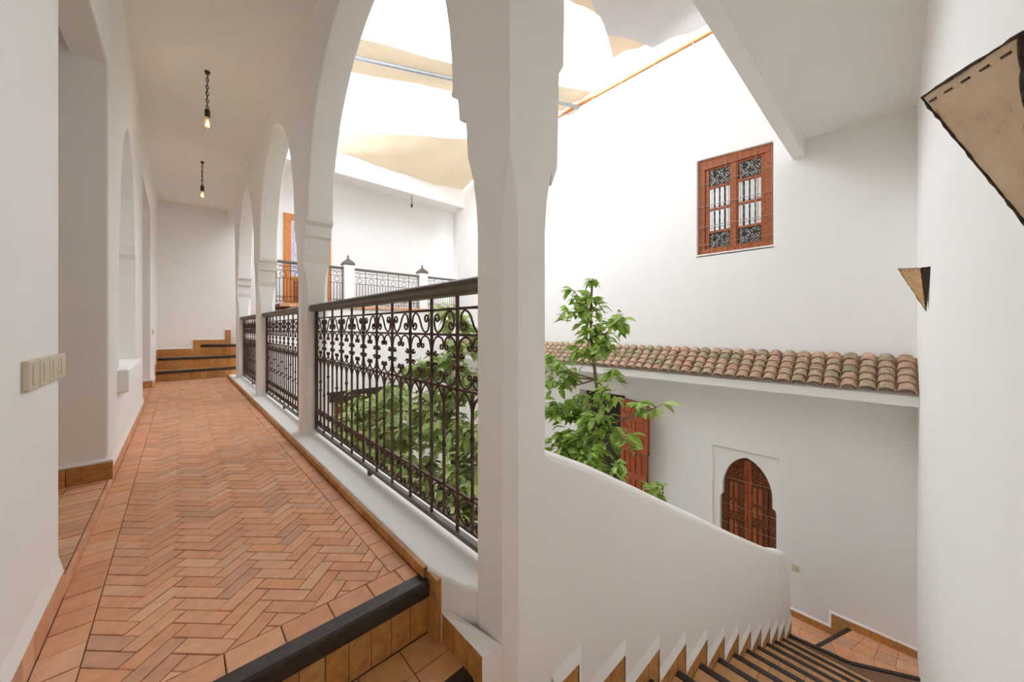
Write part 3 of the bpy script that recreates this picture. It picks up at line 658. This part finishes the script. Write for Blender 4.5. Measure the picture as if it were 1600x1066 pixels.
# ================================================================ DOORS AND WINDOWS
# orange framed door on the balcony
d1 = bpy.data.objects.new('door_1', None); COL.objects.link(d1); d1.location = (2.1, YE, 1.45); WL['door_1'] = Vector((2.1, YE, 1.45)); props(d1, 'pale panelled door in an orange wooden frame on the balcony wall', None, None, 'structure')
for a, b_, z0, z1 in ((1.76, 1.90, 1.45, 3.60), (2.62, 2.76, 1.45, 3.60), (1.90, 2.62, 3.46, 3.60)):
    m_ = MB(); m_.box((a, YE - .05, z0), (b_, YE + .02, z1)); m_.build('door_frame', 'orangewood', d1, fix=True, bevel=.008)
m_ = MB(); m_.box((1.90, YE - .025, 2.15), (2.62, YE + .02, 3.46)); lf = m_.build('door_leaf', 'paledoor', d1)
for i in range(3):
    for j in range(2):
        m_ = MB(); m_.box((1.95 + j * .35, YE - .038, 2.25 + i * .40), (2.22 + j * .35, YE - .02, 2.57 + i * .40)); m_.build('door_panel', 'paledoor', lf, fix=True, bevel=.01)
m_ = MB(); m_.box((1.90, YE - .025, 1.45), (2.62, YE + .02, 2.15)); lf = m_.build('door_leaf', 'orangewood', d1)
for j in range(2):
    m_ = MB(); m_.box((1.95 + j * .35, YE - .038, 1.55), (2.22 + j * .35, YE - .02, 2.05)); m_.build('door_panel', 'redwood', lf, fix=True, bevel=.01)
# carved wooden window in the tall wall
wn = bpy.data.objects.new('window_1', None); COL.objects.link(wn); wc = ((WIN[0] + WIN[1]) / 2, WIN[2]); wn.location = (XW + .1, wc[0], WIN[2]); WL['window_1'] = Vector(wn.location)
props(wn, 'carved brown wooden casement window with iron lattice high in the tall white wall', None, None, 'structure')
y0, y1, z0, z1 = WIN
def wbox(parent, name, ya, yb, za, zb, xa, xb, mat='brownwood', bev=.006):
    m_ = MB(); m_.box((XW + xa, ya, za), (XW + xb, yb, zb)); return m_.build(name, mat, parent, fix=True, bevel=bev)
fw = .10
wbox(wn, 'frame', y0, y0 + fw, z0, z1 - .0, .05, .13); wbox(wn, 'frame', y1 - fw, y1, z0, z1, .05, .13)
wbox(wn, 'frame', y0, y1, z1 - .13, z1 + .02, .045, .13); wbox(wn, 'frame', y0, y1, z0, z0 + .09, .045, .13)
wbox(wn, 'sill', y0 - .01, y1 + .01, z0 - .03, z0 + .012, .0, .06, 'plaster', .004)
mid = (y0 + y1) / 2
rows = [(.09, .33, 'grille'), (.37, .68, 'glass'), (.72, 1.02, 'glass'), (1.06, 1.33, 'grille')]
for s_ in (0, 1):
    a, b_ = (y0 + fw, mid - .0) if s_ == 0 else (mid, y1 - fw)
    sash = wbox(wn, 'sash', a, b_, z0 + .085, z1 - .12, .095, .105, 'dark', 0)
    for (p, q) in ((a, a + .055), (b_ - .055, b_)): wbox(sash, 'stile', p, q, z0 + .085, z1 - .12, .07, .115)
    for zz in (.09, .35, .70, 1.04, 1.32): wbox(sash, 'rail', a, b_, z0 + zz - .02, z0 + zz + .02, .072, .113)
    for (za, zb, kind) in rows:
        if kind == 'glass':
            wbox(sash, 'pane', a + .05, b_ - .05, z0 + za, z0 + zb, .09, .094, 'pane', 0)
            for k in range(3):
                yy = a + .055 + (b_ - a - .11) * (k + 1) / 4; m_ = MB()
                m_.lathe([(.008, 0), (.011, .03), (.007, .06), (.010, .14), (.007, .22), (.011, .26), (.008, .30)], (XW + .082, yy, z0 + za), 6); m_.build('baluster', 'nosing', sash, smooth=True)
        else:
            m_ = MB(); L, H_ = b_ - a - .11, zb - za
            for i in range(4):
                for j in range(3):
                    cy_, cz_ = a + .055 + L * (i + .5) / 4, z0 + za + H_ * (j + .5) / 3
                    m_.tube([(XW + .084, cy_ + .034 * math.cos(t * pi / 4 + (i + j)), cz_ + .040 * math.sin(t * pi / 4 + (i + j))) for t in range(8)], .006, 4)
                    m_.tube([(XW + .084, cy_ - L / 8, cz_ - H_ / 6 * (1 if (i + j) % 2 else -1)), (XW + .084, cy_ + L / 8, cz_ + H_ / 6 * (1 if (i + j) % 2 else -1))], .005, 4)
            m_.build('carved_grille', 'nosing', sash)
            wbox(sash, 'pane', a + .05, b_ - .05, z0 + za, z0 + zb, .092, .096, 'metalgrey', 0)
wbox(wn, 'mullion', mid - .038, mid + .038, z0 + .085, z1 - .12, .055, .118)
for zz in (.16, .44, .76, 1.10): 
    m_ = MB(); m_.tube([(XW + .022, y0 + .005, z0 + zz), (XW + .022, y1 - .005, z0 + zz)], .005, 5); m_.build('grille_bar', 'wire', wn)
for k in range(6):
    yy = y0 + .02 + (y1 - y0 - .04) * k / 5; m_ = MB(); m_.tube([(XW + .027, yy, z0 + .01), (XW + .027, yy, z1 - .02)], .004, 5); m_.build('grille_bar', 'wire', wn)
# arched dark window near the stair foot
w2 = bpy.data.objects.new('window_2', None); COL.objects.link(w2); w2.location = (XW + .12, 1.45, -2.75); WL['window_2'] = Vector(w2.location)
props(w2, 'horseshoe arched dark red wooden window behind iron lattice by the stair foot', None, None, 'structure')
m_ = wall([rectp(1.06, 1.83, -2.76, -.90)], 'X', XW + .13, XW + .16); m_.build('backing', 'darkdoor', w2, fix=True)
for (a, b_) in ((1.10, 1.19), (1.70, 1.79), (1.40, 1.49)): wbox(w2, 'stile', a, b_, -2.75, -1.0 if a > 1.3 and a < 1.5 else -1.30, .105, .135, 'redwood' if 1.3 < a < 1.5 else 'darkdoor')
for zz, hh in ((-1.33, .05), (-1.62, .05), (-1.86, .12), (-2.30, .05), (-2.55, .10)): wbox(w2, 'rail', 1.10, 1.79, zz - hh / 2, zz + hh / 2, .108, .135, 'darkdoor')
for (a, b_) in ((1.19, 1.40), (1.49, 1.70)):
    for zz, zt in ((-1.60, -1.36), (-1.80, -1.645), (-2.27, -1.93)):
        for k in range(3):
            wbox(w2, 'panel', a + (b_ - a) * k / 3 + .008, a + (b_ - a) * (k + 1) / 3 - .008, zz, zt, .112, .132, ('redwood', 'brownwood', 'darkdoor')[(k + int(a * 10)) % 3], .006)
m_ = MB()
for i in range(9):
    for j in range(2):
        cy_, cz_ = 1.16 + i * .073, (-1.17, -1.25)[j]
        if abs(cy_ - 1.45) < .28: m_.tube([(XW + .10, cy_ + .03 * math.cos(t * pi / 4 + i), cz_ + .034 * math.sin(t * pi / 4 + i)) for t in range(8)], .005, 4)
for i in range(9):
    for cz_ in (-1.86, -2.52): m_.tube([(XW + .10, 1.16 + i * .073 + .03 * math.cos(t * pi / 4 + i), cz_ + .04 * math.sin(t * pi / 4 + i)) for t in range(8)], .005, 4)
m_.build('carved_grille', 'brownwood', w2)
for zz in (-1.30, -1.70, -1.98, -2.4):
    m_ = MB(); wdt = .30 if zz > -1.5 else .335; m_.tube([(XW + .085, 1.445 - wdt, zz), (XW + .085, 1.445 + wdt, zz)], .0045, 5); m_.build('grille_bar', 'wire', w2)
for k in range(5):
    yy = 1.20 + k * .125; m_ = MB(); m_.tube([(XW + .088, yy, -2.75), (XW + .088, yy, -1.25 if k in (0, 4) else -1.05)], .0035, 5); m_.build('grille_bar', 'iron', w2)
# red split door leaves standing open in the courtyard
def leaf_door(h, e, z0, z1, label):
    t = thing('door_leaf', label, 'door', (h[0], h[1], z0), 'red half-door leaves in the courtyard')
    L = math.hypot(e[0] - h[0], e[1] - h[1]); u = ((e[0] - h[0]) / L, (e[1] - h[1]) / L, 0); n = (-u[1], u[0], 0)
    if n[0] > 0: n = (u[1], -u[0], 0)
    def bar(name, a, b_, p, q, th, mat='redwood', off=0):
        m_ = MB(); pl = rectp(a, b_, p, q); o0 = (h[0] + n[0] * off, h[1] + n[1] * off, 0)
        m_.prism(pl, o0, u, ZU, n, th, .006); m_.prism(pl, o0, u, ZU, (-n[0], -n[1], 0), .012, .002); return m_.build(name, mat, t, fix=True)
    bar('board', 0, L, z0, z1, .014)
    for a, b_ in ((0, .09), (L - .09, L), (L / 2 - .045, L / 2 + .045)): bar('stile', a, b_, z0, z1, .034)
    k = 3
    for i in range(k + 1): zz = z0 + (z1 - z0 - .09) * i / k; bar('rail', 0, L, zz, zz + .09, .033)
    for i in range(k):
        for j in range(2):
            za = z0 + (z1 - z0 - .09) * i / k + .115; zb = z0 + (z1 - z0 - .09) * (i + 1) / k - .025
            a = .115 if j == 0 else L / 2 + .07; bar('panel', a, a + L / 2 - .185, za, zb, .028)
leaf_door((5.94, 3.40), (5.66, 2.75), -1.17, -.33, 'red panelled upper half-door leaf standing open behind the lemon tree')
leaf_door((5.92, 3.40), (5.80, 2.84), -2.6, -1.17, 'red panelled lower half-door leaf standing open behind the lemon tree')
m_ = MB(); m_.box((YB, 0, 0), (YB, 0, 0)) if False else None
t = thing('wooden_door', 'dark wooden door under the balcony seen through the first railing', 'door', (3.0, YB, GZ))
m_ = MB(); m_.box((2.45, YB - .06, -.72), (4.2, YB - .001, -.50)); m_.build('lintel', 'nosing', t)
for k in range(6): m_ = MB(); m_.box((2.55 + k * .26, YB - .04, GZ), (2.80 + k * .26, YB - .001, -.72)); m_.build('board', 'darkdoor', t)

# ================================================================ TILED AWNING
ta = thing('tiled_awning', 'narrow awning of curved terracotta tiles along the tall white wall', 'awning', (XW, 3.9, .2))
XE, ZE, ZR = 5.50, .262, .60
sl = Vector((XW - XE, 0, ZR - ZE)); SL = sl.length; su = sl.normalized(); sn = Vector((-su.z, 0, su.x))
m_ = wall([[(0, 0)] * 0 + [(XE + .0, .135), (XE + .0, .24), (XW - .001, .575), (XW - .001, .36)]], 'Y', YR + .001, 8.4)
m_.build('eave_board', 'plaster', ta, fix=True)
nc = 58; pit = (8.38 - YR - .02) / nc; ex = SL / 5
mb = MB(); k = 7; La = ex * 1.30
for (r0, z) in ((.070, 0), (.058, La)):
    for q in range(k + 1):
        an = pi * q / k; mb.v.append((z, r0 * math.cos(an), r0 * .82 * math.sin(an)))
    for q in range(k + 1):
        an = pi * q / k; mb.v.append((z, (r0 - .011) * math.cos(an), (r0 - .011) * .82 * math.sin(an)))
n2 = 2 * (k + 1)
for q in range(k):
    mb.f += [(q, q + 1, n2 + q + 1, n2 + q), (k + 1 + q, n2 + k + 1 + q, n2 + k + 2 + q, k + 2 + q), (q, k + 1 + q, k + 2 + q, q + 1), (n2 + q, n2 + q + 1, n2 + k + 2 + q, n2 + k + 1 + q)]
mb.r = [0.0] * len(mb.f); TILE = mb.mesh('tile', smooth=False, fix=True); TILE.materials.append(M['rooftile'])
ang = math.atan2(sl.z, sl.x); tilt = math.radians(4)
for i in range(nc):
    for j in range(5):
        p = Vector((XE - .03, YR + .01 + pit * (i + .5), ZE)) + su * (ex * j) + sn * .018
        link('tile', TILE, None, ta, p + Vector((0, R.uniform(-.004, .004), 0)), rot=(0, -ang + tilt, R.uniform(-.04, .04)), scale=(.84 if j == 4 else 1, 1, 1))
m_ = MB()
for i in range(nc + 1):
    yy = YR + .01 + pit * i; pa = Vector((XE - .01, yy, ZE)) + sn * .004; pb = pa + su * SL
    m_.face([pa + Vector((0, -.03, .008)), pa + Vector((0, .03, .008)), pb + Vector((0, .03, .008)), pb + Vector((0, -.03, .008))], .3)
m_.build('channel_tiles', 'rooftile', ta)['kind'] = 'stuff'

# ================================================================ TOP OF THE TALL WALL
t = thing('wooden_batten', 'thin wooden batten fixed with pins along the top of the tall wall', 'batten', (XW, 4, 5.46))
m_ = MB(); m_.box((XW - .035, YR, 5.45), (XW + .0, 8.6, 5.485)); m_.build('strip', 'orangewood', t)
for k in range(14): m_ = MB(); m_.tube([(XW + .002, .3 + k * .62, 5.40), (XW - .03, .3 + k * .62, 5.40), (XW - .03, .3 + k * .62, 5.45)], .008, 5); m_.build('pin', 'fixture', t)
def sail(name, label, mat, rows_, sag=.0, n=8):
    """rows_: list of 3-D polylines of equal length, lofted to a cloth surface"""
    V = []; 
    def lerp(a, b, t): return tuple(a[i] + (b[i] - a[i]) * t for i in range(3))
    A, B = rows_
    for i in range(n + 1):
        for j in range(n + 1):
            def at(P, t):
                t *= len(P) - 1; k = min(int(t), len(P) - 2); return lerp(P[k], P[k + 1], t - k)
            p = lerp(at(A, j / n), at(B, j / n), i / n); V.append((p[0], p[1], p[2] - sag * math.sin(pi * i / n) * math.sin(pi * j / n) * 1.0 - .02 * math.sin(j * 1.7 + i)))
    mb = MB(); mb.add(V, [(i * (n + 1) + j, i * (n + 1) + j + 1, (i + 1) * (n + 1) + j + 1, (i + 1) * (n + 1) + j) for i in range(n) for j in range(n)])
    o = mb.build(name, mat, smooth=True)
    return props(o, label, 'shade sail', 'shade sails over the courtyard')
sail('shade_sail', 'cream shade sail meeting the balcony fascia at the back of the courtyard', 'sail', ([(.96, 8.95, 5.20), (2.62, 8.20, 5.24), (3.7, 7.45, 5.26), (4.82, 6.75, 5.32), (5.91, 6.0, 5.5)], [(.96, 9.2, 4.86), (2.6, 8.42, 4.78), (3.8, 8.42, 4.80), (5.0, 8.42, 4.78), (5.91, 8.42, 4.86)]), .10, 12)
sail('shade_sail', 'narrow cream shade sail crossing the middle of the courtyard sky under a grey pipe', 'sail', ([(.96, 6.22, 5.5), (3.41, 5.18, 5.5), (5.91, 4.02, 5.55)], [(.96, 7.18, 5.5), (3.8, 5.84, 5.5), (5.91, 4.80, 5.55)]), .06, 10)
t = MB(); t.tube([(.96, 6.55, 5.38), (5.91, 4.36, 5.42)], .035, 8); props(t.build('support_pipe', 'metalgrey', smooth=True), 'grey metal pipe running under the narrow cream shade sail', 'pipe')
sail('shade_sail', 'tan shade sail whose pointed corner shows beneath the pale sail at the upper right', 'sailtan', ([(.96, 4.15, 5.62), (4.0, 3.15, 5.60), (4.6, 2.97, 5.58), (5.42, 3.27, 5.58)], [(.96, .95, 5.62), (3.4, .95, 5.60), (5.0, 1.2, 5.58), (5.66, 2.5, 5.58)]), 0, 12)
sail('shade_sail', 'pale grey shade sail hanging over the courtyard beside the tall wall', 'sailgrey', ([(3.2, 2.55, 5.52), (4.17, 2.86, 5.48), (4.80, 2.99, 5.46), (5.56, 2.64, 5.46)], [(2.4, .95, 5.5), (4.0, .95, 5.5), (5.6, .95, 5.5), (5.86, 1.6, 5.48)]), .05, 12)
m_ = MB(); m_.box((XW - .01, YR, 5.49), (XW + .05, 8.5, 5.66)); props(m_.build('fabric_strip', 'sail', fix=True, bevel=.01), 'cream fabric strip rolled along the top of the tall wall above the batten', 'fabric')

# ================================================================ LAMPS AND SWITCHES
def pendant(x, y, zc, ln, label, group='pendant bulbs in the corridor'):
    t = thing('pendant_light', label, 'pendant light', (x, y, zc - ln), group)
    m_ = MB(); m_.lathe([(.010, -.03), (.018, -.02), (.022, -.004), (.022, 0)], (x, y, zc), 10); m_.build('ceiling_hook', 'chain', t)
    m_ = MB(); z = zc - .03; k = 0; end = zc - ln + .165
    while z > end:
        pts = []
        for q in range(11):
            an = 2 * pi * q / 10; a, b_ = .011 * math.cos(an), .021 * math.sin(an)
            pts.append((x + (a if k % 2 else 0), y + (0 if k % 2 else a), z - .018 + b_))
        m_.tube(pts, .0032, 4, False); z -= .033; k += 1
    m_.build('chain', 'chain', t)
    m_ = MB(); m_.tube([(x + .006, y, zc - .02), (x - .006, y, (zc + end) / 2), (x, y, end)], .003, 5); m_.build('cord', 'black', t)
    m_ = MB(); m_.lathe([(.008, .075), (.018, .07), (.022, .05), (.022, .0), (.018, -.008)][::-1], (x, y, end - .06), 12); m_.build('socket', 'black', t, smooth=False)
    m_ = MB(); m_.lathe([(.004, -.115), (.020, -.108), (.032, -.088), (.034, -.068), (.028, -.035), (.018, -.005), (.016, .0)], (x, y, end - .064), 14); o = m_.build('bulb', 'bulb', t, smooth=True)
    m_ = MB()
    for q in range(5): an = 2 * pi * q / 5; m_.tube([(x + .006 * math.cos(an), y + .006 * math.sin(an), end - .09), (x + .014 * math.cos(an), y + .014 * math.sin(an), end - .15)], .0014, 4)
    m_.build('filament', 'filament', t)
    ld = bpy.data.lights.new('bulb_light', 'POINT'); ld.energy = 1.5; ld.color = (1, .70, .40); ld.shadow_soft_size = .010
    lo = bpy.data.objects.new('bulb_light', ld); COL.objects.link(lo); lo.parent = t; lo.location = (0, 0, end - .13 - (zc - ln))
pendant(.197, 4.48, CEIL, .54, 'bare bulb hanging on a chain, the nearer of two on the corridor ceiling')
pendant(.249, 6.97, CEIL, .53, 'bare bulb hanging on a chain, the farther of two on the corridor ceiling')
t = thing('hanging_cord', 'short black cord with bulb holder hanging from the balcony ceiling', 'pendant light', (4.6, 8.9, 4.2))
m_ = MB(); m_.tube([(4.6, 8.9, 4.61), (4.6, 8.9, 4.30)], .008, 5); m_.build('cord', 'black', t)
m_ = MB(); m_.lathe([(.012, 0), (.026, .02), (.026, .08), (.012, .11)], (4.6, 8.9, 4.20), 8); m_.build('socket', 'black', t)
# switch bank on the near left wall
t = thing('light_switch', 'row of four ivory rocker switches on the nearest white wall', 'light switch', (XL, 1.78, .815))
for k in range(4):
    a = 1.595 + k * .108; b_ = a + .100; m_ = MB(); m_.box((XL - .002, a, .775), (XL + .014, b_, .860)); pl = m_.build('switch_plate', 'ivory', t, fix=True, bevel=.005)
    m_ = MB(); m_.box((XL + .010, a + .028, .790), (XL + .0165, b_ - .018, .846)); m_.build('rocker', 'ivory', pl, fix=True, bevel=.002)
def small_switch(x, y, z, axis_dir, label):
    t = thing('light_switch', label, 'light switch', (x, y, z))
    s_ = axis_dir
    m_ = MB(); m_.box((min(x, x + s_ * .014), y - .04, z - .04), (max(x, x + s_ * .014), y + .04, z + .04)); m_.build('switch_plate', 'ivory', t, fix=True, bevel=.004)
    m_ = MB(); m_.box((min(x + s_ * .01, x + s_ * .02), y - .02, z - .026), (max(x + s_ * .01, x + s_ * .02), y + .02, z + .026)); m_.build('rocker', 'ivory', t, fix=True, bevel=.003)
small_switch(XL, 7.9, .88, 1, 'single ivory switch on the left wall near the winding steps')
small_switch(XW, .885, -2.225, -1, 'ivory switch low on the tall wall beyond the parapet end')
# leather sconces on the wall beside the camera
def sconce(cx, ztop, hw_, out, hgt, sy, dz, label, lit):
    t = thing('wall_sconce', label, 'wall lamp', (cx, YR, ztop - hgt), 'leather wall sconces')
    P = Vector((cx, YR + out, ztop)); T = Vector((cx + .0, YR + .012, ztop - hgt))
    S = [Vector((cx - hw_ * .82, YR + sy, ztop - dz)), Vector((cx + hw_ * .82, YR + sy, ztop - dz))]; W_ = [Vector((cx - hw_, YR, ztop - dz)), Vector((cx + hw_, YR, ztop - dz))]
    c = (P + T + S[0] + S[1]) / 4
    def panel(name, pts, mat):
        a, b_, d = pts; n = (b_ - a).cross(d - a).normalized()
        if n.dot((a + b_ + d) / 3 - Vector((cx, YR, ztop - hgt * .3))) < 0: n = -n
        m_ = MB(); q = [p - n * .004 for p in pts]; m_.add(list(pts) + q, [(0, 1, 2), (5, 4, 3), (0, 3, 4, 1), (1, 4, 5, 2), (2, 5, 3, 0)]); return m_.build(name, mat, t, fix=True)
    for k in (0, 1):
        panel('leather_panel', (P, S[k], T), lit); panel('side_panel', (S[k], W_[k], T), 'seam')
    def seam(a, b_, r=.0027):
        m_ = MB(); L = (b_ - a).length; n = max(6, int(L / .012)); pts = [a.lerp(b_, i / n) for i in range(n + 1)]
        m_.tube([p + Vector((R.uniform(-1, 1), R.uniform(-1, 1), R.uniform(-1, 1))) * .0008 for p in pts], [r * R.uniform(.6, 1.3) for _ in pts], 6); m_.build('stitched_edge', 'seam', t)
    for k in (0, 1): seam(P, S[k]); seam(S[k], T, .003); seam(W_[k], S[k], .003)
    seam(P, T)
    for k in (0, 1):                                              # stitches just inside the top edge
        m_ = MB(); a, b_ = P.lerp(T, .05), S[k].lerp(T, .05)
        for i in range(5): m_.tube([a.lerp(b_, (i + .2) / 5), a.lerp(b_, (i + .65) / 5)], .0022, 5)
        m_.build('stitching', 'seam', t)
sconce(1.06, 1.40, .20, .142, .302, .055, .022, 'large tan leather sconce with dark stitched edges, nearest on the right wall', 'leather')
sconce(4.13, 1.412, .24, .155, .335, .045, .03, 'small-looking leather sconce with amber glow in its colour, far down the wall above the stairs', 'leatherlit')

# ================================================================ PLANTS
def leaf_mesh(name, L, Wd, mat):
    mb = MB(); xs = [0, .2, .45, .7, .88, 1.0]; ws = [.06, .62, 1.0, .72, .34, .0]; vs = []
    for x_, q in zip(xs, ws):
        z = -.22 * L * x_ * x_; vs += [(L * x_, -Wd / 2 * q, z + .18 * Wd * q), (L * x_, 0, z), (L * x_, Wd / 2 * q, z + .18 * Wd * q)]
    fs = []
    for i in range(5): fs += [(3 * i, 3 * i + 3, 3 * i + 4, 3 * i + 1), (3 * i + 1, 3 * i + 4, 3 * i + 5, 3 * i + 2)]
    mb.add(vs, fs); me = mb.mesh(name, smooth=True); me.materials.append(M[mat]); return me, vs, fs
def plant(name, label, base, trunk, clusters, mat, leafL, dens, n_parts=300, seed=1, group=None):
    rr = random.Random(seed); t = thing(name, label, 'tree' if 'tree' in name else 'plant', base, group)
    me, lv, lf_ = leaf_mesh('leaf', leafL, leafL * .50, mat)
    tr = MB(); L = len(trunk); tr.tube(trunk, [.030 - .020 * i / (L - 1) for i in range(L)], 7); tr.build('trunk', 'bark', t, smooth=True)
    tp = [Vector(p) for p in trunk]; places = []
    camp = Vector((0, 0, .95))
    for (c, rad) in clusters:
        c = Vector(c); bst = min(tp, key=lambda p: (p - c).length + (0.6 * max(0, p.z - c.z)))
        if (bst - c).length > .03:
            m_ = MB(); midp = bst.lerp(c, .5) + Vector((rr.uniform(-.05, .05), rr.uniform(-.05, .05), -.05)); m_.tube([bst, midp, c], [.010, .007, .004], 5); m_.build('branch', 'bark', t, smooth=True)
        nt_ = max(5, int(dens * (rad / .2) ** 2 * 16))
        for k in range(nt_):                                      # twigs
            d = Vector((rr.gauss(0, 1), rr.gauss(0, 1), rr.gauss(.25, .8))).normalized(); e = c + d * rad * rr.uniform(.55, 1.05)
            if k < 5: m_ = MB(); m_.tube([c, e], [.003, .0015], 4); m_.build('twig', 'bark', t)
            for q in range(rr.randint(3, 5)):
                p = c.lerp(e, rr.uniform(.35, 1.0)); yaw = math.atan2(d.y, d.x) + rr.uniform(-1.3, 1.3); s_ = rr.uniform(.65, 1.2)
                places.append((p, Euler((rr.uniform(-.6, .6), rr.uniform(-.35, .75), yaw)), s_))
    places.sort(key=lambda q: (q[0] - camp).length / q[2])
    st_ = MB()
    for i, (p, e, s_) in enumerate(places):
        if i < n_parts: link('leaf', me, None, t, p, rot=e, scale=(s_,) * 3)
        else:
            mt = Matrix.LocRotScale(p, e, Vector((s_,) * 3)); st_.add([tuple(mt @ Vector(v)) for v in lv], lf_, rr.random())
    if st_.v: props(st_.build('foliage', mat, t, smooth=True), kind='stuff')
CR = [((3.3, 2.493, 1.367), .085), ((3.4, 2.311, 1.469), .09), ((3.35, 2.47, 1.25), .10), ((3.4, 2.33, 1.30), .10), ((3.3, 2.49, 1.11), .15), ((3.4, 2.32, 1.12), .16), ((3.35, 2.285, .893), .22), ((3.3, 1.976, .963), .16), ((3.2, 1.82, 1.02), .09), ((3.3, 2.335, .68), .19), ((3.25, 2.02, .74), .18), ((3.0, 2.454, .515), .16), ((3.2, 2.479, .39), .15), ((3.1, 1.90, .50), .11), ((3.1, 1.90, .334), .14), ((3.2, 2.223, .15), .17), ((3.0, 2.41, .074), .20), ((3.0, 1.98, .029), .20), ((3.0, 2.242, -.229), .25), ((2.9, 1.80, -.089), .16), ((2.9, 1.45, .254), .10), ((2.8, 1.30, .31), .08), ((2.8, 1.55, -.017), .10), ((2.8, 2.249, -.378), .2), ((2.8, 1.92, -.33), .2), ((2.7, 1.66, -.27), .13), ((2.9, 2.1, -.7), .3), ((3.0, 2.49, .35), .14), ((2.95, 2.47, .03), .18), ((2.85, 2.36, -.27), .2), ((2.7, 2.13, -.45), .18), ((2.7, 1.96, -.42), .18), ((2.6, 1.67, -.36), .12), ((3.1, 2.36, .02), .18), ((2.9, 2.03, -.18), .18), ((3.1, 2.58, .6), .12)]
plant('lemon_tree', 'young lemon tree with bright glossy leaves rising in front of the tiled awning', (3.05, 2.1, GZ), [(3.05, 2.1, GZ), (3.0, 2.0, -1.6), (3.02, 1.98, -.6), (3.12, 2.02, 0), (3.22, 2.15, .4), (3.32, 2.28, .85), (3.38, 2.32, 1.25), (3.4, 2.31, 1.5)], CR, 'leaf', .122, 1.25, 300, 3)
C2 = [((2.6, 4.02, 1.15), .17), ((2.62, 3.85, .95), .22), ((2.65, 3.73, .70), .26), ((2.55, 4.05, .45), .3), ((2.4, 4.34, .30), .3), ((2.7, 3.6, .2), .34), ((2.35, 3.95, -.05), .36), ((2.3, 3.6, -.35), .36), ((2.5, 3.2, -.3), .36), ((2.25, 3.05, -.65), .36), ((2.0, 3.2, -.95), .36), ((2.0, 2.75, -.95), .34), ((2.6, 2.8, -.7), .36), ((2.2, 4.4, -.35), .33), ((2.0, 3.75, -.75), .34)]
plant('courtyard_tree', 'dense leafy courtyard tree pressing behind the nearest iron railing', (2.4, 3.6, GZ), [(2.4, 3.6, GZ), (2.42, 3.62, -1.5), (2.4, 3.6, -.8), (2.45, 3.75, -.1), (2.55, 3.9, .5), (2.6, 4.0, 1.1)], C2, 'leafpale', .15, 1.25, 300, 5)
C3 = [((2.0, 5.5, -.30), .33), ((1.85, 5.2, -.50), .33), ((2.2, 4.95, -.20), .35), ((1.8, 4.75, -.75), .35), ((2.1, 4.5, -.65), .36), ((1.75, 4.3, -1.0), .35), ((1.95, 3.95, -1.05), .35), ((1.75, 3.6, -1.25), .35), ((2.4, 5.2, -.1), .3), ((2.3, 5.7, -.35), .3)]
plant('courtyard_shrub', 'spreading leafy shrub low behind the nearest railing, left of the taller tree', (2.0, 4.7, GZ), [(2.0, 4.7, GZ), (2.02, 4.72, -1.8), (2.0, 4.75, -1.2), (2.05, 4.85, -.6)], C3, 'leafpale', .15, 1.2, 300, 9)
plant('potted_sapling', 'small leafy sprig showing just above the sloping parapet', (3.6, 1.7, GZ), [(3.6, 1.7, GZ), (3.58, 1.69, -1.8), (3.58, 1.66, -.80)], [((3.58, 1.66, -.74), .10), ((3.56, 1.58, -.66), .09)], 'leaf', .11, 1.2, 300, 11)
